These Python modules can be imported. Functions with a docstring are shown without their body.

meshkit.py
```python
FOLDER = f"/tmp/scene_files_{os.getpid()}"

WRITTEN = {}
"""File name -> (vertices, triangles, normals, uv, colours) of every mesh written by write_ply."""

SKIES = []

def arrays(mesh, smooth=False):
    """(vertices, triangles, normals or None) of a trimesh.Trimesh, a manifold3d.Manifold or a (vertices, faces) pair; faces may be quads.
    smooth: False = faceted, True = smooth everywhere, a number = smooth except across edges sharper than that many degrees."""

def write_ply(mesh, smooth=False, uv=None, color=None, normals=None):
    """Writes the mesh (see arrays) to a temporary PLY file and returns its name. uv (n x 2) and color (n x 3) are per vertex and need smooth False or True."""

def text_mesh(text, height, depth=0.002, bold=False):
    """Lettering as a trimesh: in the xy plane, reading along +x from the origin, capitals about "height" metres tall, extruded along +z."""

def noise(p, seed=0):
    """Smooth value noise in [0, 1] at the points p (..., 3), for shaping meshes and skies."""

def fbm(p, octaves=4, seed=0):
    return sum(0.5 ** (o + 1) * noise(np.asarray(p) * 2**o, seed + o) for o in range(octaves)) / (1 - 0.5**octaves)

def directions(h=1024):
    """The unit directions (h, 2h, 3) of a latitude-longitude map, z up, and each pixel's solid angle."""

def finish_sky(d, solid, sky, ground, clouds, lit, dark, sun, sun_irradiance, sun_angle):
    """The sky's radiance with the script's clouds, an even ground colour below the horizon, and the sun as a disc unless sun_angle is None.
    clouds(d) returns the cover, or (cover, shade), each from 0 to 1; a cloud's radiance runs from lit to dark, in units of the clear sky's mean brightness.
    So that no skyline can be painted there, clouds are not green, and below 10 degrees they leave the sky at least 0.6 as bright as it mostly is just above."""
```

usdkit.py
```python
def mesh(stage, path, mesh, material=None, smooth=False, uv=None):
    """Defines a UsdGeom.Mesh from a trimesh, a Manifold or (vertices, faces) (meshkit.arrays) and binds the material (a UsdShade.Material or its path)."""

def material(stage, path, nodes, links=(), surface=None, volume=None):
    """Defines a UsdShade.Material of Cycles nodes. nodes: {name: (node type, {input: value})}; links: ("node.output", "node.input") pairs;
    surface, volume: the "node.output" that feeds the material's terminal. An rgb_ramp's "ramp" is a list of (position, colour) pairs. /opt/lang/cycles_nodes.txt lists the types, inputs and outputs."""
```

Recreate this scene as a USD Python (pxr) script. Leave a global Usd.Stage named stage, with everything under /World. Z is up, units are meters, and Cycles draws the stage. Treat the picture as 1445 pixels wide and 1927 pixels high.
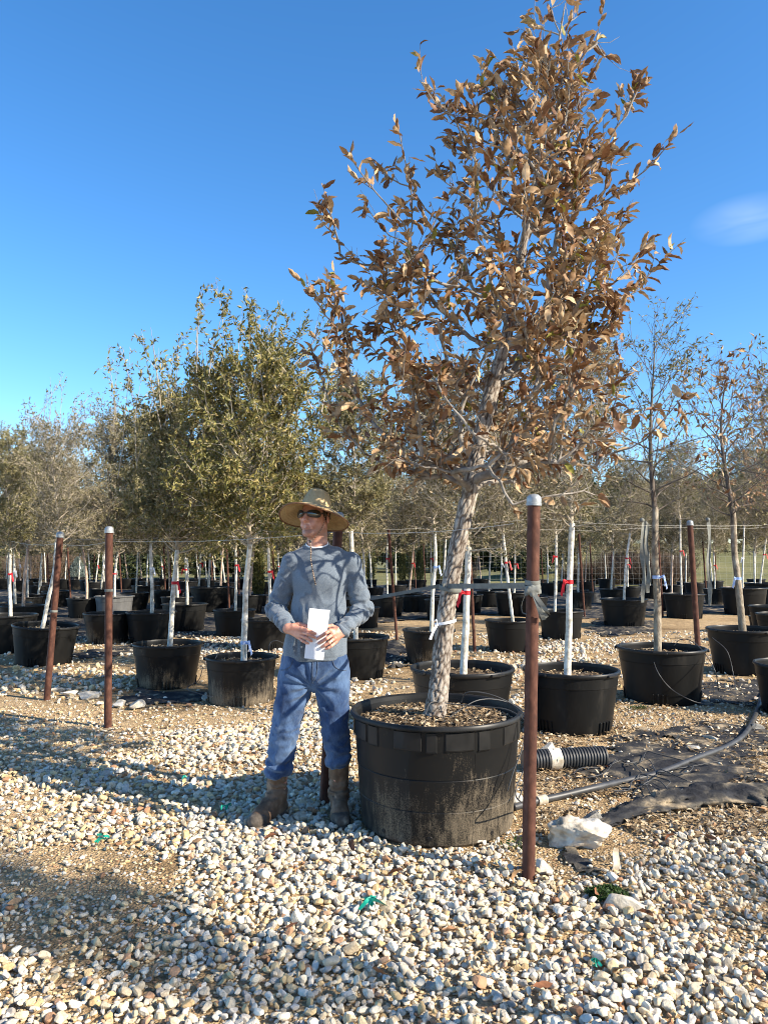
import math, random
import numpy as np, trimesh, usdkit, meshkit
from scipy.spatial import cKDTree
from pxr import Usd, UsdGeom, UsdLux, UsdShade, Gf, Sdf, Vt

random.seed(7)
np.random.seed(7)
stage = Usd.Stage.CreateInMemory()
UsdGeom.SetStageUpAxis(stage, 'Z')
UsdGeom.SetStageMetersPerUnit(stage, 1.0)
UsdGeom.Xform.Define(stage, '/World')
PI = math.pi

# ------------------------------------------------------------------ camera, sky, sun, exposure
CAM_H, FPX, PITCH = 1.52, 1400.0, math.radians(3.41)
cam = UsdGeom.Camera.Define(stage, '/World/camera')
cam.CreateFocalLengthAttr(26.0)
cam.CreateHorizontalApertureAttr(26.0 * 1445 / FPX)
cam.CreateClippingRangeAttr((0.05, 3000.0))
cam.AddTranslateOp().Set((0, 0, CAM_H))
cam.AddRotateXOp().Set(90 + math.degrees(PITCH))
cam.CreateExposureAttr(1.27)

SUN_AZ, SUN_EL = math.radians(65.0), math.radians(30.0)   # azimuth measured from the viewer's side towards the right
SUN = np.array([math.sin(SUN_AZ) * math.cos(SUN_EL), -math.cos(SUN_AZ) * math.cos(SUN_EL), math.sin(SUN_EL)])


def material(name, nodes, links, surface=None, volume=None):
    return usdkit.material(stage, '/World/Looks/' + name, nodes, links, surface, volume)


def cam_dir(u, v):
    cx, cz = (u - 722.5) / FPX, (963.5 - v) / FPX
    return np.array([cx, math.cos(PITCH) - cz * math.sin(PITCH), math.sin(PITCH) + cz * math.cos(PITCH)])


cd = cam_dir(1410, 412)
cd = cd / np.linalg.norm(cd)
sky_m = material('sky_look', {
    'sky': ('sky_texture', {'sky_type': 'single_scattering', 'sun_disc': False, 'sun_elevation': SUN_EL, 'sun_rotation': math.atan2(SUN[0], SUN[1]),
                            'air_density': 1.0, 'aerosol_density': 0.6, 'ozone_density': 4.0, 'altitude': 400.0}),
    'tc': ('texture_coordinate', {}),
    'map': ('mapping', {'scale': (5.0, 5.0, 22.0)}),
    'n': ('noise_texture', {'scale': 1.1, 'detail': 4.0, 'roughness': 0.5, 'distortion': 0.4}),
    'flat': ('mapping', {'scale': (1.0, 1.0, 2.4)}),
    'd': ('vector_math', {'math_type': 'distance', 'vector2': (cd[0], cd[1], cd[2] * 2.4)}),
    'm': ('map_range', {'from_min': 0.0, 'from_max': 0.065, 'to_min': 0.27, 'to_max': 0.0, 'clamp': True}),
    'wide': ('map_range', {'from_min': 0.3, 'from_max': 0.8, 'to_min': 0.0, 'to_max': 1.0, 'clamp': True}),
    'mul': ('math', {'math_type': 'multiply'}),
    'cl': ('mix', {'mix_type': 'mix', 'color2': (6.5, 6.9, 7.6)}), 'hs': ('hsv', {'saturation': 1.22}),
    'bg': ('background_shader', {'strength': 0.116})},
    [('tc.generated', 'map.vector'), ('map.vector', 'n.vector'), ('tc.generated', 'flat.vector'), ('flat.vector', 'd.vector1'), ('d.value', 'm.value'), ('n.fac', 'wide.value'),
     ('m.result', 'mul.value1'), ('wide.result', 'mul.value2'), ('mul.value', 'cl.fac'), ('sky.color', 'hs.color'), ('hs.color', 'cl.color1'), ('cl.color', 'bg.color')], surface='bg.background')
dome = UsdLux.DomeLight.Define(stage, '/World/sky')
UsdShade.MaterialBindingAPI.Apply(dome.GetPrim()).Bind(sky_m)
dome.GetPrim().SetCustomDataByKey('kind', 'structure')
sun = UsdLux.DistantLight.Define(stage, '/World/sun')
sun.CreateNormalizeAttr(True)
sun.CreateIntensityAttr(1.25)
sun.CreateAngleAttr(0.5)
sun.CreateColorAttr((1.0, 0.90, 0.74))
zx = SUN
xx = np.cross([0, 0, 1.0], zx); xx /= np.linalg.norm(xx)
yx = np.cross(zx, xx)
sun.AddTransformOp().Set(Gf.Matrix4d(*xx, 0, *yx, 0, *zx, 0, 0, 0, 0, 1))

# ------------------------------------------------------------------ where a point of the place lies
CAMP = np.array([0, 0, CAM_H])


def G(u, v, z=0.0):
    d = cam_dir(u, v)
    return CAMP + d * ((z - CAM_H) / d[2])


def D(u, v, y):
    d = cam_dir(u, v)
    return CAMP + d * (y / d[1])


def to_px(p):
    p = np.asarray(p, float) - CAMP
    f = p[..., 1] * math.cos(PITCH) + p[..., 2] * math.sin(PITCH)
    up = -p[..., 1] * math.sin(PITCH) + p[..., 2] * math.cos(PITCH)
    f = np.where(np.abs(f) < 1e-6, 1e-6, f)
    return np.stack([722.5 + FPX * p[..., 0] / f, 963.5 - FPX * up / f], -1), f


def sstep(x):
    x = np.clip(x, 0, 1)
    return x * x * (3 - 2 * x)


def ground_h(x, y):
    x, y = np.asarray(x, float), np.asarray(y, float)
    p = np.stack([x * 0.45, y * 0.45, np.zeros_like(x + y)], -1)
    near = (meshkit.fbm(p, 3, 5) - 0.5) * 0.05 * np.clip((y - 5.2) / 3.0, 0, 1)
    hill = 2.7 * sstep((y - 34) / 36) * sstep((x - 5) / 16)
    return near + hill


# ------------------------------------------------------------------ prims, names, labels
taken = {}


def fresh(parent, name):
    k = (str(parent), name)
    n = taken.get(k, 0)
    taken[k] = n + 1
    return f'{parent}/{name}' + (f'_{n:03d}' if n else '')


def tag(prim, label=None, cat=None, group=None, kind=None):
    prim = prim.GetPrim() if hasattr(prim, 'GetPrim') else prim
    for k, v in (('label', label), ('category', cat), ('group', group), ('kind', kind)):
        if v:
            prim.SetCustomDataByKey(k, v)
    return prim


def thing(name, label=None, cat=None, loc=(0, 0, 0), rotz=0.0, scale=1.0, group=None, kind=None, parent='/World', rot=None, ref=None):
    path = fresh(parent, name)
    x = UsdGeom.Xform.Define(stage, path)
    x.AddTranslateOp().Set(Gf.Vec3d(*map(float, loc)))
    if rot is not None:
        q = Gf.Matrix3d(*np.asarray(rot, float).T.ravel()).ExtractRotation().GetQuat()
        x.AddOrientOp(UsdGeom.XformOp.PrecisionDouble).Set(q)
    if rotz:
        x.AddRotateZOp().Set(math.degrees(rotz))
    if np.ndim(scale) or scale != 1.0:
        x.AddScaleOp().Set(Gf.Vec3f(*(map(float, scale) if np.ndim(scale) else [float(scale)] * 3)))
    tag(x, label, cat, group, kind)
    if ref:
        x.GetPrim().GetReferences().AddInternalReference(ref)
        x.GetPrim().SetInstanceable(True)
    return path


tone_rng = np.random.default_rng(99)


def part(name, mesh, mat, parent='/World', smooth=False, label=None, cat=None, group=None, kind=None, loc=None, tone=0):
    path = fresh(parent, name)
    m = usdkit.mesh(stage, path, mesh, mat, smooth=smooth)
    if loc is not None:
        m.AddTranslateOp().Set(Gf.Vec3d(*map(float, loc)))
    m.CreateDoubleSidedAttr(True)
    if tone:        # every leaf (tone vertices each) has a colour of its own
        k = len(mesh[0]) // tone
        UsdGeom.PrimvarsAPI(m).CreatePrimvar('tone', Sdf.ValueTypeNames.FloatArray, 'vertex').Set(Vt.FloatArray.FromNumpy(np.repeat(tone_rng.random(k), tone).astype(np.float32)))
    tag(m, label, cat, group, kind)
    return path


def shared(name):
    path = '/World/Shared/' + name
    p = UsdGeom.Xform.Define(stage, path).GetPrim()
    return path


sh = UsdGeom.Xform.Define(stage, '/World/Shared').GetPrim()
sh.SetSpecifier(Sdf.SpecifierClass)

# ------------------------------------------------------------------ mesh helpers


def unit(v):
    v = np.asarray(v, float)
    return v / (np.linalg.norm(v, axis=-1, keepdims=True) + 1e-12)


class MB:
    """Collects vertices and triangles of one mesh."""
    def __init__(self):
        self.v, self.f, self.n = [], [], 0

    def add(self, v, f):
        v, f = np.asarray(v, float), np.asarray(f, int)
        if f.shape[1] == 4:
            f = np.vstack([f[:, [0, 1, 2]], f[:, [0, 2, 3]]])
        self.v.append(v); self.f.append(f + self.n); self.n += len(v)
        return self

    def mesh(self):
        return np.vstack(self.v), np.vstack(self.f)

    def tube(self, pts, rad, k=6, cap=True):
        self.add(*tube(pts, rad, k, cap))
        return self


def tube(pts, rad, k=6, cap=True):
    p = np.asarray(pts, float)
    n = len(p)
    r = np.broadcast_to(np.asarray(rad, float), (n,))
    t = np.gradient(p, axis=0)
    t = unit(t)
    ref = np.array([0.0, 0, 1]) if abs(t[:, 2]).mean() < 0.8 else np.array([1.0, 0, 0])
    a = unit(np.cross(t, ref))
    b = np.cross(t, a)
    ang = np.arange(k) * 2 * PI / k
    v = (p[:, None] + r[:, None, None] * (np.cos(ang)[None, :, None] * a[:, None] + np.sin(ang)[None, :, None] * b[:, None])).reshape(-1, 3)
    i, j = np.meshgrid(np.arange(n - 1), np.arange(k), indexing='ij')
    q = np.stack([i * k + j, i * k + (j + 1) % k, (i + 1) * k + (j + 1) % k, (i + 1) * k + j], -1).reshape(-1, 4)
    f = np.vstack([q[:, [0, 2, 1]], q[:, [0, 3, 2]]])
    if cap:
        v = np.vstack([v, p[:1], p[-1:]])
        jj = np.arange(k); m = n * k
        f = np.vstack([f, np.stack([np.full(k, m), jj, (jj + 1) % k], 1), np.stack([np.full(k, m + 1), (n - 1) * k + (jj + 1) % k, (n - 1) * k + jj], 1)])
    return v, f


def spline(pts, n):
    """Catmull-Rom through pts, n samples."""
    p = np.asarray(pts, float)
    if len(p) == 2:
        return p[0] + (p[1] - p[0]) * np.linspace(0, 1, n)[:, None]
    q = np.vstack([2 * p[0] - p[1], p, 2 * p[-1] - p[-2]])
    s = np.linspace(0, len(p) - 1 - 1e-9, n)
    i = s.astype(int)
    t = (s - i)[:, None]
    a, b, c, d = q[i], q[i + 1], q[i + 2], q[i + 3]
    return 0.5 * (2 * b + (c - a) * t + (2 * a - 5 * b + 4 * c - d) * t * t + (3 * b - a - 3 * c + d) * t ** 3)


def lathe(profile, k=48, closed=False):
    """profile: (r, z) points outside upward; revolved round z."""
    pr = np.asarray(profile, float)
    ang = np.arange(k) * 2 * PI / k
    v = np.stack([pr[:, None, 0] * np.cos(ang), pr[:, None, 0] * np.sin(ang), np.repeat(pr[:, 1:2], k, 1)], -1).reshape(-1, 3)
    n = len(pr)
    i, j = np.meshgrid(np.arange(n - 1), np.arange(k), indexing='ij')
    q = np.stack([i * k + j, i * k + (j + 1) % k, (i + 1) * k + (j + 1) % k, (i + 1) * k + j], -1).reshape(-1, 4)
    return v, q


def box(cx, cy, cz, sx, sy, sz, bev=0.0, rot=None):
    if bev:
        h = np.array([sx, sy, sz]) / 2
        pts = []
        for s in np.ndindex(2, 2, 2):
            c = (np.array(s) * 2 - 1)
            for ax in range(3):
                q = c * (h - bev); q[ax] = c[ax] * h[ax]
                pts.append(q)
        m = trimesh.convex.convex_hull(np.array(pts))
        v, f = np.array(m.vertices), np.array(m.faces)
    else:
        m = trimesh.creation.box([sx, sy, sz])
        v, f = np.array(m.vertices), np.array(m.faces)
    if rot is not None:
        v = v @ np.asarray(rot).T
    return v + [cx, cy, cz], f


def rotz_m(a):
    c, s = math.cos(a), math.sin(a)
    return np.array([[c, -s, 0], [s, c, 0], [0, 0, 1.0]])


def rotx_m(a):
    c, s = math.cos(a), math.sin(a)
    return np.array([[1.0, 0, 0], [0, c, -s], [0, s, c]])


def roty_m(a):
    c, s = math.cos(a), math.sin(a)
    return np.array([[c, 0, s], [0, 1.0, 0], [-s, 0, c]])


def frame_z(d):
    """Rotation whose z axis is d."""
    z = unit(d)
    x = unit(np.cross([0, 1.0, 0], z)) if abs(z[1]) < 0.95 else np.array([1.0, 0, 0])
    y = np.cross(z, x)
    return np.stack([x, y, z], 1)


def surface_net(fn, lo, hi, h):
    """Smooth closed mesh of fn(p) = 0 (negative inside), on a grid of step h."""
    lo, hi = np.asarray(lo, float), np.asarray(hi, float)
    n = np.ceil((hi - lo) / h).astype(int) + 1
    ax = [lo[k] + h * np.arange(n[k]) for k in range(3)]
    g = np.stack(np.meshgrid(*ax, indexing='ij'), -1)
    val = fn(g.reshape(-1, 3)).reshape(n)
    ins = val < 0
    c = n - 1
    acc = np.zeros((*c, 3)); cnt = np.zeros(c)
    for a in np.ndindex(2, 2, 2):
        for k in range(3):
            if a[k]:
                continue
            b = list(a); b[k] = 1
            s0 = tuple(slice(a[i], a[i] + c[i]) for i in range(3))
            s1 = tuple(slice(b[i], b[i] + c[i]) for i in range(3))
            x = ins[s0] != ins[s1]
            t = np.where(x, val[s0] / np.where(x, val[s0] - val[s1], 1), 0)
            for i in range(3):
                acc[..., i] += np.where(x, (a[i] + t) if i == k else a[i], 0)
            cnt += x
    on = cnt > 0
    idx = -np.ones(c, int); idx[on] = np.arange(on.sum())
    cells = np.argwhere(on)
    v = lo + h * (cells + acc[on] / cnt[on][:, None])
    quads = []
    for k in range(3):
        i, j = (k + 1) % 3, (k + 2) % 3
        s0 = [slice(1, -1)] * 3; s0[k] = slice(0, -1)
        s1 = [slice(1, -1)] * 3; s1[k] = slice(1, None)
        A, B = ins[tuple(s0)], ins[tuple(s1)]
        for flip, w in ((False, A & ~B), (True, ~A & B)):
            e = np.argwhere(w)
            if not len(e):
                continue
            e = e + np.array([0 if q == k else 1 for q in range(3)])
            o = []
            for di, dj in ((-1, -1), (0, -1), (0, 0), (-1, 0)):
                q = e.copy(); q[:, i] += di; q[:, j] += dj
                o.append(idx[q[:, 0], q[:, 1], q[:, 2]])
            o = np.stack(o, 1)
            quads.append(o[:, ::-1] if flip else o)
    q = np.vstack(quads)
    return v, np.vstack([q[:, [0, 1, 2]], q[:, [0, 2, 3]]])


def smin(a, b, k):
    h = np.clip(0.5 + 0.5 * (b - a) / k, 0, 1)
    return b + (a - b) * h - k * h * (1 - h)


def cone_d(p, a, b, ra, rb, sc=None):
    """Round cone from a to b; sc flattens the section."""
    a, b = np.asarray(a, float), np.asarray(b, float)
    if sc is not None:
        sc = np.asarray(sc, float)
        p, a, b = p / sc, a / sc, b / sc
    d = b - a
    t = np.clip(((p - a) @ d) / (d @ d), 0, 1)
    return np.linalg.norm(p - a - t[:, None] * d, axis=1) - (ra + (rb - ra) * t)


def ell_d(p, c, r, rot=None):
    q = p - np.asarray(c, float)
    if rot is not None:
        q = q @ rot
    r = np.asarray(r, float)
    k0 = np.linalg.norm(q / r, axis=1)
    k1 = np.linalg.norm(q / (r * r), axis=1)
    return k0 * (k0 - 1) / (k1 + 1e-9)


# ------------------------------------------------------------------ materials


def mix_noise(name, stops, scale=8.0, rough=0.85, bump=0.0, bscale=None, detail=4.0, stretch=(1, 1, 1), coord='object', spec=0.3, sheen=0.0, translucent=None, bdist=0.02, metallic=0.0, extra=None):
    nodes = {'tc': ('texture_coordinate', {}), 'geo': ('geometry', {}), 'map': ('mapping', {'scale': tuple(stretch)}),
             'n': ('noise_texture', {'scale': scale, 'detail': detail, 'roughness': 0.6}),
             'r': ('rgb_ramp', {'ramp': stops}),
             'p': ('principled_bsdf', {'roughness': rough, 'specular_ior_level': spec, 'sheen_weight': sheen, 'metallic': metallic})}
    links = [('geo.position' if coord == 'world' else 'tc.' + coord, 'map.vector'), ('map.vector', 'n.vector'), ('n.fac', 'r.fac'), ('r.color', 'p.base_color')]
    if bump:
        nodes['bn'] = ('noise_texture', {'scale': bscale or scale * 4, 'detail': 4.0, 'roughness': 0.65})
        nodes['b'] = ('bump', {'strength': bump, 'distance': bdist})
        links += [('map.vector', 'bn.vector'), ('bn.fac', 'b.height'), ('b.normal', 'p.normal')]
    return material(name, nodes, links, surface='p.BSDF')


def leaf_look(name, stops, rough=0.6, trans=0.25, tint=1.0, spec=0.3):
    nodes = {'geo': ('attribute', {'attribute': 'tone'}), 'oi': ('object_info', {}), 'a': ('math', {'math_type': 'multiply_add', 'value2': 0.05, 'value3': -0.03}), 'fr': ('math', {'math_type': 'add', 'use_clamp': True}),
             'r': ('rgb_ramp', {'ramp': stops}), 'tc': ('texture_coordinate', {}), 'n': ('noise_texture', {'scale': 55.0, 'detail': 3.0}),
             'mr': ('map_range', {'from_min': 0.3, 'from_max': 0.7, 'to_min': 0.72, 'to_max': 1.2}),
             'hv': ('hsv', {}), 'p': ('principled_bsdf', {'roughness': rough, 'specular_ior_level': spec}), 't': ('translucent_bsdf', {}), 'mc': ('mix_closure', {'fac': trans})}
    links = [('oi.random', 'a.value1'), ('geo.fac', 'fr.value1'), ('a.value', 'fr.value2'), ('fr.value', 'r.fac'), ('tc.object', 'n.vector'), ('n.fac', 'mr.value'),
             ('mr.result', 'hv.value'), ('r.color', 'hv.color'), ('hv.color', 'p.base_color'), ('hv.color', 't.color'), ('p.BSDF', 'mc.closure1'), ('t.BSDF', 'mc.closure2')]
    return material(name, nodes, links, surface='mc.closure')


L = {}
L['pot'] = mix_noise('black_plastic', [(0.3, (0.005, 0.005, 0.005)), (0.62, (0.009, 0.009, 0.0088)), (0.8, (0.03, 0.027, 0.023))], 5, 0.45, 0.25, 60, stretch=(1, 1, 0.35), spec=0.14, bdist=0.003)
L['pot_rim'] = mix_noise('black_plastic_rim', [(0.35, (0.009, 0.009, 0.009)), (0.75, (0.02, 0.0195, 0.019))], 9, 0.4, spec=0.2)
L['pot_grey'] = mix_noise('weathered_pot', [(0.3, (0.05, 0.05, 0.052)), (0.7, (0.12, 0.118, 0.115))], 6, 0.6, 0.2, 60, stretch=(1, 1, 0.3), bdist=0.003)
L['soil'] = mix_noise('pot_soil', [(0.25, (0.03, 0.02, 0.013)), (0.5, (0.085, 0.058, 0.036)), (0.75, (0.19, 0.14, 0.09))], 45, 0.95, 0.9, 110, detail=6, bdist=0.02)
L['chip'] = leaf_look('dry_chips', [(0, (0.10, 0.065, 0.035)), (0.45, (0.24, 0.165, 0.09)), (0.8, (0.42, 0.32, 0.2)), (1, (0.5, 0.42, 0.3))], 0.9, 0.05)
L['rust'] = mix_noise('rusty_pipe', [(0.25, (0.032, 0.014, 0.010)), (0.48, (0.066, 0.026, 0.017)), (0.66, (0.105, 0.044, 0.028)), (0.85, (0.18, 0.10, 0.07))], 28, 0.8, 0.5, 180, detail=7, stretch=(1, 1, 0.5), bdist=0.002, spec=0.25)
L['galv'] = mix_noise('galvanised_cap', [(0.3, (0.20, 0.215, 0.225)), (0.7, (0.33, 0.345, 0.35))], 30, 0.45, 0.15, 90, spec=0.5, metallic=0.35, bdist=0.002)
L['wire'] = mix_noise('fence_wire', [(0.3, (0.45, 0.43, 0.39)), (0.7, (0.6, 0.58, 0.52))], 30, 0.5, metallic=0.3)
L['white_trunk'] = mix_noise('pale_bark', [(0.25, (0.16, 0.14, 0.11)), (0.42, (0.38, 0.36, 0.31)), (0.55, (0.58, 0.56, 0.50)), (0.8, (0.68, 0.66, 0.61))], 14, 0.85, 0.6, 60, detail=6, stretch=(1.2, 1.2, 1.0), bdist=0.006)
L['pink_trunk'] = mix_noise('tan_bark', [(0.25, (0.20, 0.14, 0.10)), (0.5, (0.42, 0.31, 0.24)), (0.8, (0.56, 0.46, 0.38))], 12, 0.9, 0.7, 60, detail=6, bdist=0.006)
L['rough_trunk'] = mix_noise('rough_bark', [(0.28, (0.05, 0.04, 0.032)), (0.45, (0.17, 0.135, 0.10)), (0.62, (0.30, 0.26, 0.20)), (0.8, (0.40, 0.37, 0.31))], 16, 0.95, 1.0, 50, detail=6, stretch=(1, 1, 0.5), bdist=0.012)
L['twig'] = mix_noise('pale_twigs', [(0.3, (0.23, 0.19, 0.14)), (0.7, (0.45, 0.40, 0.32))], 9, 0.9)
L['dark_twig'] = mix_noise('dark_twigs', [(0.3, (0.055, 0.042, 0.034)), (0.7, (0.17, 0.14, 0.115))], 12, 0.9)
L['oak'] = leaf_look('olive_leaves', [(0, (0.085, 0.082, 0.03)), (0.3, (0.16, 0.148, 0.058)), (0.6, (0.24, 0.215, 0.09)), (0.85, (0.34, 0.295, 0.145)), (1, (0.42, 0.36, 0.21))], 0.55, 0.2, spec=0.35)
L['oak_green'] = leaf_look('green_leaves', [(0, (0.075, 0.078, 0.022)), (0.4, (0.165, 0.155, 0.045)), (0.75, (0.265, 0.23, 0.07)), (1, (0.38, 0.29, 0.12))], 0.52, 0.22, spec=0.35)
L['oak_grey'] = leaf_look('grey_leaves', [(0, (0.09, 0.085, 0.035)), (0.4, (0.165, 0.145, 0.07)), (0.75, (0.26, 0.22, 0.125)), (1, (0.36, 0.30, 0.20))], 0.6, 0.18, spec=0.3)
L['cedar'] = leaf_look('cedar_needles', [(0, (0.02, 0.03, 0.012)), (0.5, (0.045, 0.058, 0.02)), (1, (0.09, 0.095, 0.035))], 0.7, 0.1)
L['cypress'] = leaf_look('cypress_needles', [(0, (0.04, 0.048, 0.014)), (0.5, (0.085, 0.09, 0.026)), (1, (0.15, 0.135, 0.04))], 0.7, 0.1)
L['blue_cedar'] = leaf_look('blue_needles', [(0, (0.09, 0.12, 0.11)), (0.5, (0.15, 0.19, 0.18)), (1, (0.22, 0.25, 0.22))], 0.7, 0.1)
L['brush'] = leaf_look('dry_brush', [(0, (0.10, 0.072, 0.05)), (0.5, (0.20, 0.15, 0.105)), (1, (0.30, 0.24, 0.18))], 0.9, 0.05)
L['brown_leaf'] = leaf_look('brown_leaves', [(0, (0.14, 0.066, 0.036)), (0.2, (0.21, 0.112, 0.057)), (0.45, (0.305, 0.188, 0.096)), (0.7, (0.40, 0.268, 0.148)), (0.93, (0.46, 0.34, 0.205)), (0.97, (0.38, 0.28, 0.17)), (0.98, (0.20, 0.18, 0.03)), (1, (0.22, 0.2, 0.04))], 0.6, 0.16, spec=0.25)
L['red_ribbon'] = mix_noise('red_tape', [(0.3, (0.42, 0.012, 0.018)), (0.7, (0.55, 0.02, 0.03))], 20, 0.5)
L['white_ribbon'] = mix_noise('white_tape', [(0.3, (0.55, 0.58, 0.66)), (0.7, (0.75, 0.76, 0.78))], 20, 0.5)
L['blue_ribbon'] = mix_noise('blue_tape', [(0.3, (0.12, 0.22, 0.5)), (0.55, (0.3, 0.4, 0.62)), (0.7, (0.7, 0.72, 0.78))], 40, 0.5)
L['green_tape'] = mix_noise('green_tape', [(0.3, (0.0, 0.16, 0.11)), (0.7, (0.02, 0.30, 0.21))], 30, 0.4)
L['strap'] = mix_noise('grey_strap', [(0.3, (0.105, 0.108, 0.10)), (0.7, (0.175, 0.18, 0.162))], 25, 0.8, 0.4, 200, bdist=0.002)
L['black_hose'] = mix_noise('black_hose', [(0.3, (0.018, 0.018, 0.019)), (0.7, (0.05, 0.05, 0.05))], 12, 0.5, spec=0.5)
L['fabric'] = mix_noise('landscape_fabric', [(0.3, (0.014, 0.014, 0.016)), (0.48, (0.03, 0.03, 0.032)), (0.56, (0.085, 0.075, 0.06)), (0.66, (0.30, 0.235, 0.155))], 4.5, 0.75, 0.8, 40, detail=8, coord='world', spec=0.15, bdist=0.01)
L['white_plastic'] = mix_noise('white_plastic', [(0.3, (0.22, 0.17, 0.11)), (0.45, (0.40, 0.35, 0.275)), (0.6, (0.52, 0.485, 0.42)), (0.8, (0.60, 0.575, 0.515))], 9, 0.6, 0.5, 50, bdist=0.008)
L['rock'] = mix_noise('limestone', [(0.25, (0.26, 0.22, 0.16)), (0.5, (0.47, 0.43, 0.36)), (0.75, (0.60, 0.57, 0.51))], 10, 0.9, 0.6, 50, detail=6, bdist=0.01)
L['concrete'] = mix_noise('concrete_lump', [(0.3, (0.10, 0.095, 0.085)), (0.6, (0.22, 0.21, 0.19)), (0.75, (0.36, 0.34, 0.3))], 40, 0.95, 0.9, 90, bdist=0.01)
L['weed'] = leaf_look('weed_leaves', [(0, (0.02, 0.045, 0.01)), (1, (0.06, 0.11, 0.025))], 0.6, 0.2)
# ------------------------------------------------------------------ ground, grass, hill


def axis(near, far, step, g):
    a = [0.0]
    s = step
    while a[-1] < far:
        if a[-1] > near:
            s *= g
        a.append(a[-1] + s)
    return np.array(a)


ground = thing('ground', kind='structure')
ya = np.concatenate([-axis(6, 60, 0.6, 1.3)[::-1][:-1], axis(16, 1600, 0.2, 1.10)])
xa = axis(9, 1600, 0.2, 1.10)
xa = np.concatenate([-xa[::-1][:-1], xa])


def sheet(xs, ys, zf):
    X, Y = np.meshgrid(xs, ys)
    v = np.stack([X, Y, zf(X, Y)], -1).reshape(-1, 3)
    n = len(xs)
    i, j = np.meshgrid(np.arange(len(ys) - 1), np.arange(n - 1), indexing='ij')
    q = np.stack([i * n + j, i * n + j + 1, (i + 1) * n + j + 1, (i + 1) * n + j], -1).reshape(-1, 4)
    return v, np.vstack([q[:, [0, 1, 2]], q[:, [0, 2, 3]]])


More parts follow.
